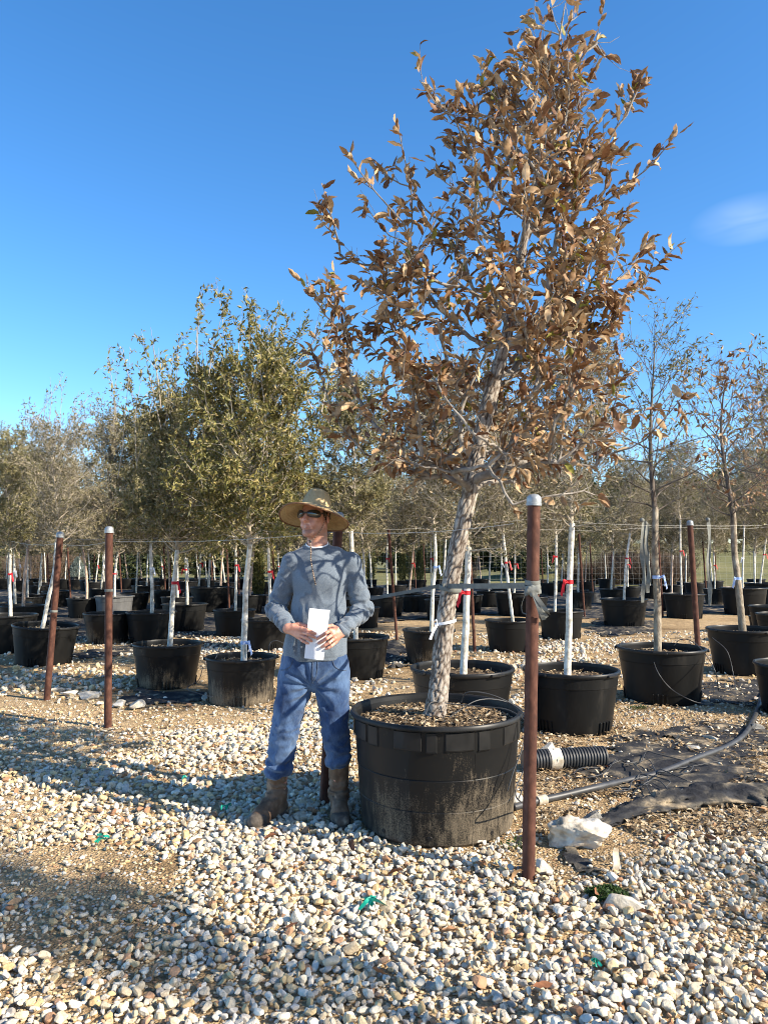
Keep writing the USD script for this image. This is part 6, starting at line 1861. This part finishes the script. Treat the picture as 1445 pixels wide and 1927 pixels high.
# lumps and rocks
v, f = rock_mesh(np.random.default_rng(5), 4, 5, (1, 0.6, 0.42), 0.16)
g_ = G(1090, 1594)
v = v * 0.18; v += unit(v) * (0.030 * (ridged(v, 9, 2, 4) - 0.3) + 0.008 * (ridged(v, 34, 5) - 0.3))[:, None]
part('plastic_lump', (v + [g_[0], g_[1], 0.055], f), L['white_plastic'], smooth=True, label='crumpled dirty white plastic lump lying right of the nearest post', cat='plastic waste')
CLEAR.append((g_[0], g_[1], 0.17, 0.09))
g_ = G(1158, 1642)
m = MB(); m.add(*ribbon_strip([g_ + [-0.004, 0, 0.0], g_ + [0.004, -0.01, 0.04], g_ + [0.004, 0.006, 0.085], g_ + [0.01, 0.012, 0.108]], 0.020, up=(1, 0.25, 0), n=12, twist=0.4, thick=0.002))
part('plastic_shard', m.mesh(), L['white_plastic'], smooth=40, label='narrow white plastic shard standing upright right of the white lump', cat='plastic waste')
RK = [('pale flat stone beside the green weed', 1173, 1712, 34, (1, 0.7, 0.55), 'rock'), ('rounded cream stone at the foot of the nearest post', 1022, 1640, 20, (1, 0.8, 0.7), 'rock'), ('grey concrete lump behind the white plastic lump', 1113, 1552, 22, (1, 0.7, 0.75), 'concrete'),
      ('pale wedge of stone under the front of the big pot', 898, 1584, 30, (1, 0.6, 0.4), 'rock'), ('cream rock just behind the corrugated pipe by the post', 1032, 1420, 22, (1, 0.7, 0.6), 'rock'), ('tan rock at the middle of the corrugated pipe, behind it', 1072, 1420, 15, (1, 0.7, 0.6), 'rock'),
      ('long white stone on the ground cloth near the right edge', 1334, 1394, 19, (1, 0.5, 0.35), 'rock'), ('small white stone on the ground cloth left of the long white one', 1306, 1413, 13, (1, 0.6, 0.5), 'rock'), ('grey stone on the ground cloth by the hose at the right edge', 1425, 1376, 15, (1, 0.8, 0.7), 'concrete'),
      ('flat pale slab between the feet of the two left posts', 166, 1314, 24, (1, 0.6, 0.32), 'rock'), ('flat pale slab right of the leaning left post', 130, 1308, 16, (1, 0.6, 0.3), 'rock'), ('broken flat stone just right of the leaning post\'s foot', 108, 1302, 13, (1, 0.6, 0.4), 'rock'),
      ('white flat rock right of the straight left post', 256, 1333, 22, (1, 0.6, 0.42), 'rock'), ('white rock beside the straight left post', 224, 1330, 15, (1, 0.7, 0.5), 'rock'), ('pale rock at the left corner of the dusty pot', 386, 1318, 11, (1, 0.7, 0.6), 'rock'),
      ('pale rock leaning on the right side of the big pot near the ground', 968, 1520, 18, (1, 0.6, 0.9), 'rock')]
for i, (lb, u, v_, hw, sq, mt) in enumerate(RK):
    g_ = G(u, v_)
    s_ = hw * g_[1] / FPX * 1.12
    v, f = rock_mesh(np.random.default_rng(300 + i), 3, 10, sq, 0.07)
    part('rock', (v @ rotz_m(i * 0.4 - 0.3).T * s_ + [g_[0], g_[1], s_ * sq[2] * 0.5], f), L[mt], smooth=40, label=lb, cat='rock')
    CLEAR.append((g_[0], g_[1], s_ * 0.8, s_ * sq[1] * 0.7))

# weed
g_ = G(1142, 1690)
wg = np.random.default_rng(9)
n = 900
a = wg.random(n) * 2 * PI; r = np.sqrt(wg.random(n))
c = np.stack([g_[0] + 0.095 * r * np.cos(a), g_[1] + 0.075 * r * np.sin(a), 0.012 + 0.032 * (1 - r * r) * wg.random(n)], 1)
d = unit(np.c_[wg.normal(size=(n, 2)), 0.5 + wg.random(n)])
l = wg.uniform(0.008, 0.02, n)
weed = thing('weed', 'low green weed growing in the gravel right of the nearest post', 'weed')
part('foliage', leaf_quads(c, d, unit(wg.normal(size=(n, 3)) + [0, 0, 1]), l, l * 0.3), L['weed'], weed, kind='stuff', tone=4)
CLEAR.append((g_[0], g_[1], 0.07, 0.05))
for lb, u, v_, k_ in (('small green sprout by the foot of the big pot, right', 975, 1600, 60), ('green sprouts at the foot of the sparse oak\'s wide pot', 1200, 1338, 120)):
    g_ = G(u, v_)
    c = g_ + np.c_[wg.normal(size=(k_, 2)) * [0.05, 0.03], 0.01 + 0.03 * wg.random(k_)]
    d = unit(np.c_[wg.normal(size=(k_, 2)), 0.6 + wg.random(k_)]); l = wg.uniform(0.012, 0.03, k_)
    weed = thing('weed', lb, 'weed')
    part('foliage', leaf_quads(c, d, unit(wg.normal(size=(k_, 3)) + [0, 0, 1]), l, l * 0.25), L['weed'], weed, kind='stuff', tone=4)

# scraps of green tape
for lb, u, v_, s_ in (('torn scrap of green tape lying on the gravel at the left', 186, 1600, 1.0), ('green tape scrap lying on the gravel in front of the big pot', 702, 1722, 1.5), ('small green tape scrap in the shade left of the man\'s boot', 426, 1536, 0.8), ('tiny green tape scrap at the lower right of the gravel', 1122, 1842, 0.6), ('green tape scrap by the base of the straight left post', 40, 1402, 0.5), ('green tape scrap far left of the man\'s legs', 345, 1478, 0.5)):
    g_ = G(u, v_) + [0, 0, 0.05]
    m = MB()
    for k in range(5):
        d = unit(np.r_[tr_.normal(size=2), 0.25 * tr_.normal()])
        p0 = g_ + np.r_[tr_.normal(size=2) * 0.012 * s_, 0]
        m.add(*ribbon_strip([p0 - d * 0.03 * s_, p0 + [0, 0, 0.012], p0 + d * 0.035 * s_ + [0, 0, -0.004]], 0.005 * s_ + 0.001, up=(0.3, 0.4, 1), n=8, twist=1.5, thick=0.0006))
    part('tape_scrap', m.mesh(), L['green_tape'], smooth=40, label=lb, cat='tape scrap')

# fallen leaves on the gravel
L['fallen'] = leaf_look('fallen_leaves', [(0, (0.16, 0.055, 0.025)), (0.4, (0.24, 0.11, 0.05)), (0.75, (0.34, 0.2, 0.1)), (1, (0.40, 0.28, 0.17))], 0.7, 0.08)
fl = np.random.default_rng(23)
spots = [(145, 1325), (40, 1715), (245, 1572), (425, 1660), (470, 1700), (550, 1535), (520, 1590), (600, 1640), (660, 1600), (900, 1820), (1120, 1705), (1000, 1700), (985, 1660), (1062, 1700), (1230, 1750), (1390, 1580), (1350, 1600), (1430, 1530), (1270, 1590), (1100, 1432), (1085, 1465), (1060, 1470), (1150, 1455), (1190, 1480), (1240, 1500), (1310, 1460),
         (700, 1850), (830, 1780), (300, 1840), (1330, 1880), (1180, 1850), (1040, 1880), (560, 1760), (380, 1600), (760, 1660), (905, 1640)]
for i, (u, v_) in enumerate(spots):
    p = G(u, v_) + [0, 0, 0.03 if v_ < 1560 and u > 1000 else 0.05]
    tv_, tf_ = TEMPL[fl.integers(0, 16)]
    R = rotz_m(fl.uniform(0, 6.28)) @ rotx_m(fl.normal() * 0.4)
    part('fallen_leaf', (tv_ * fl.uniform(0.06, 0.09) @ R.T, tf_), L['fallen'], smooth=True, tone=24, label='dry brown leaf fallen on the ground around the pots', cat='leaf', group='dry leaves fallen on the ground', loc=p)

# dry litter on the bare ground and the cloth at the right
n = 11000
uvr = np.c_[wg.uniform(1000, 1500, n), wg.uniform(1290, 1590, n)]
c = np.array([G(u, v_) for u, v_ in uvr])
k = meshkit.fbm(c * [1.6, 1.6, 1], 3, 8) > 0.42
c = c[k]; c[:, 2] = ground_h(c[:, 0], c[:, 1]) + wg.uniform(0.008, 0.03, len(c))
part('leaf_litter', flat_bits(c, wg, 0.006, 0.03), L['chip'], label='dry leaf and bark litter strewn over the ground cloth at the right', cat='litter', kind='stuff', tone=4)
n = 9000
c = np.c_[wg.uniform(-6, 6.5, n), 5.4 + 9 * wg.random(n) ** 1.2, np.zeros(n)]
k = (meshkit.fbm(c * [0.9, 0.9, 1], 3, 18) > 0.5) & (np.abs(c[:, 0]) < 0.56 * c[:, 1])
c = c[k]; c[:, 2] = ground_h(c[:, 0], c[:, 1]) + wg.uniform(0.004, 0.02, len(c))
part('leaf_litter', flat_bits(c, wg, 0.008, 0.035), L['chip'], label='dry leaf and bark litter scattered on the sandy ground between the pots', cat='litter', kind='stuff', tone=4)
# the next trees of the row, to the right of where the photographer stands: their shade lies over the gravel
for lb, x, y, cr, cs, hz in (('potted oak standing right beside the photographer, shading the near gravel', 3.25, 1.25, 'grey_b', (0.45, 0.45, 0.9), 2.6), ('potted oak just behind the photographer\'s right, shading the lower left gravel', 4.6, 0.4, 'grey_b', (0.5, 0.5, 0.8), 2.9), ('potted oak further right whose shade touches the gravel at the right edge', 7.6, 0.85, 'grey_a', 0.95, 1.6)):
    r_ = thing('potted_tree', lb, 'potted tree', (x, y, 0))
    thing('pot', parent=r_, scale=0.97, ref=POTS['plain'])
    mb = MB(); mb.tube(spline(np.array([(0, 0, 0.4), (0.02, 0, 1.0), (0, 0.03, hz + 0.05)]), 14), np.linspace(0.04, 0.028, 14), 10)
    part('trunk', mb.mesh(), L['white_trunk'], r_, smooth=True)
    thing('crown', parent=r_, loc=(0, 0.03, hz), scale=cs, ref=CROWN[cr])
# ------------------------------------------------------------------ lay the gravel
feet = np.array(POT_FEET)
for x, y, r in feet:
    ok = np.hypot(pos[:, 0] - x, pos[:, 1] - y) > r + 0.004
    pos, size = pos[ok], size[ok]
for x, y, rx, ry in CLEAR:
    ok = ((pos[:, 0] - x) / rx) ** 2 + ((pos[:, 1] - y) / ry) ** 2 > 1
    pos, size = pos[ok], size[ok]
N = len(pos)
mat_id = rs.choice(6, N, p=STONE_W)
tan = (to_px(pos)[0][:, 0] < 330) & (rs.random(N) < 0.3)
mat_id[tan & (mat_id < 2)] = 4
shape_id = rs.integers(0, 8, N)
quat = unit(rs.normal(size=(N, 4)))
lie = rs.random(N) < 0.7       # most lie flat
yaw = rs.random(N) * 2 * PI
tx, ty_ = rs.normal(size=N) * 0.16, rs.normal(size=N) * 0.16
quat[lie] = unit(np.stack([np.cos(yaw / 2), tx, ty_, np.sin(yaw / 2)], 1)[lie])
ROCKS = [rock_mesh(np.random.default_rng(200 + i), 2, 10, squash=((1, 0.85, 0.66), (1, 0.75, 0.6), (1, 0.92, 0.72), (1, 0.66, 0.55))[i % 4]) for i in range(8)]
ROCKS_LOW = [rock_mesh(np.random.default_rng(200 + i), 1, 10, squash=((1, 0.85, 0.66), (1, 0.75, 0.6), (1, 0.92, 0.72), (1, 0.66, 0.55))[i % 4]) for i in range(8)]
px, fz = to_px(pos)
inside = (px[:, 0] > 0) & (px[:, 0] < 1445) & (px[:, 1] < 1927)
big = np.argsort(-(size / fz) * inside)[:300]
sel = np.zeros(N, bool); sel[big] = True


def quat_m(q):
    w, x, y, z = q
    return np.array([[1 - 2 * (y * y + z * z), 2 * (x * y - z * w), 2 * (x * z + y * w)], [2 * (x * y + z * w), 1 - 2 * (x * x + z * z), 2 * (y * z - x * w)], [2 * (x * z - y * w), 2 * (y * z + x * w), 1 - 2 * (x * x + y * y)]])


for i in np.where(sel)[0]:
    v, f = ROCKS[shape_id[i]]
    part('stone', (v @ quat_m(quat[i]).T * size[i], f), STONE[mat_id[i]], ground, smooth=38, loc=pos[i])
protos = UsdGeom.Scope.Define(stage, '/World/gravel/shapes') if False else None
pi = UsdGeom.PointInstancer.Define(stage, '/World/gravel')
tag(pi, 'loose pale limestone gravel spread over the nursery ground', 'gravel', kind='stuff')
pp = []
for a_ in range(8):
    for b_ in range(6):
        path = f'/World/gravel/shape_{a_}_{b_}'
        usdkit.mesh(stage, path, ROCKS[a_], STONE[b_], smooth=38)
        pp.append(path)
pi.CreatePrototypesRel().SetTargets(pp)
rest = np.where(~sel)[0]
pi.CreateProtoIndicesAttr(Vt.IntArray.FromNumpy((shape_id[rest] * 6 + mat_id[rest]).astype(np.int32)))
pi.CreatePositionsAttr(Vt.Vec3fArray.FromNumpy(pos[rest].astype(np.float32)))
pi.CreateScalesAttr(Vt.Vec3fArray.FromNumpy(np.repeat(size[rest][:, None], 3, 1).astype(np.float32)))
pi.CreateOrientationsAttr(Vt.QuathArray([Gf.Quath(float(q[0]), float(q[1]), float(q[2]), float(q[3])) for q in quat[rest]]))

# fine grit between the stones, near the camera
gr = np.random.default_rng(31)
ng = 26000
gy0 = 2.0 + (8.0 - 2.0) * gr.random(ng) ** 1.1
gp = np.stack([gr.uniform(-0.58, 0.58, ng) * gy0, gy0, np.zeros(ng)], 1)
gs = gr.uniform(0.0035, 0.0095, ng)
gp[:, 2] = ground_h(gp[:, 0], gp[:, 1]) + gs * 0.3
pi2 = UsdGeom.PointInstancer.Define(stage, '/World/grit')
tag(pi2, 'fine tan grit and pebbles between the larger gravel stones', 'grit', kind='stuff')
pp = []
for b_ in (0, 2, 3, 4, 4, 5):
    path = f'/World/grit/grain_{len(pp)}'
    usdkit.mesh(stage, path, ROCKS_LOW[len(pp)], STONE[b_], smooth=False)
    pp.append(path)
pi2.CreatePrototypesRel().SetTargets(pp)
pi2.CreateProtoIndicesAttr(Vt.IntArray.FromNumpy(gr.integers(0, 6, ng).astype(np.int32)))
pi2.CreatePositionsAttr(Vt.Vec3fArray.FromNumpy(gp.astype(np.float32)))
pi2.CreateScalesAttr(Vt.Vec3fArray.FromNumpy(np.repeat(gs[:, None], 3, 1).astype(np.float32)))
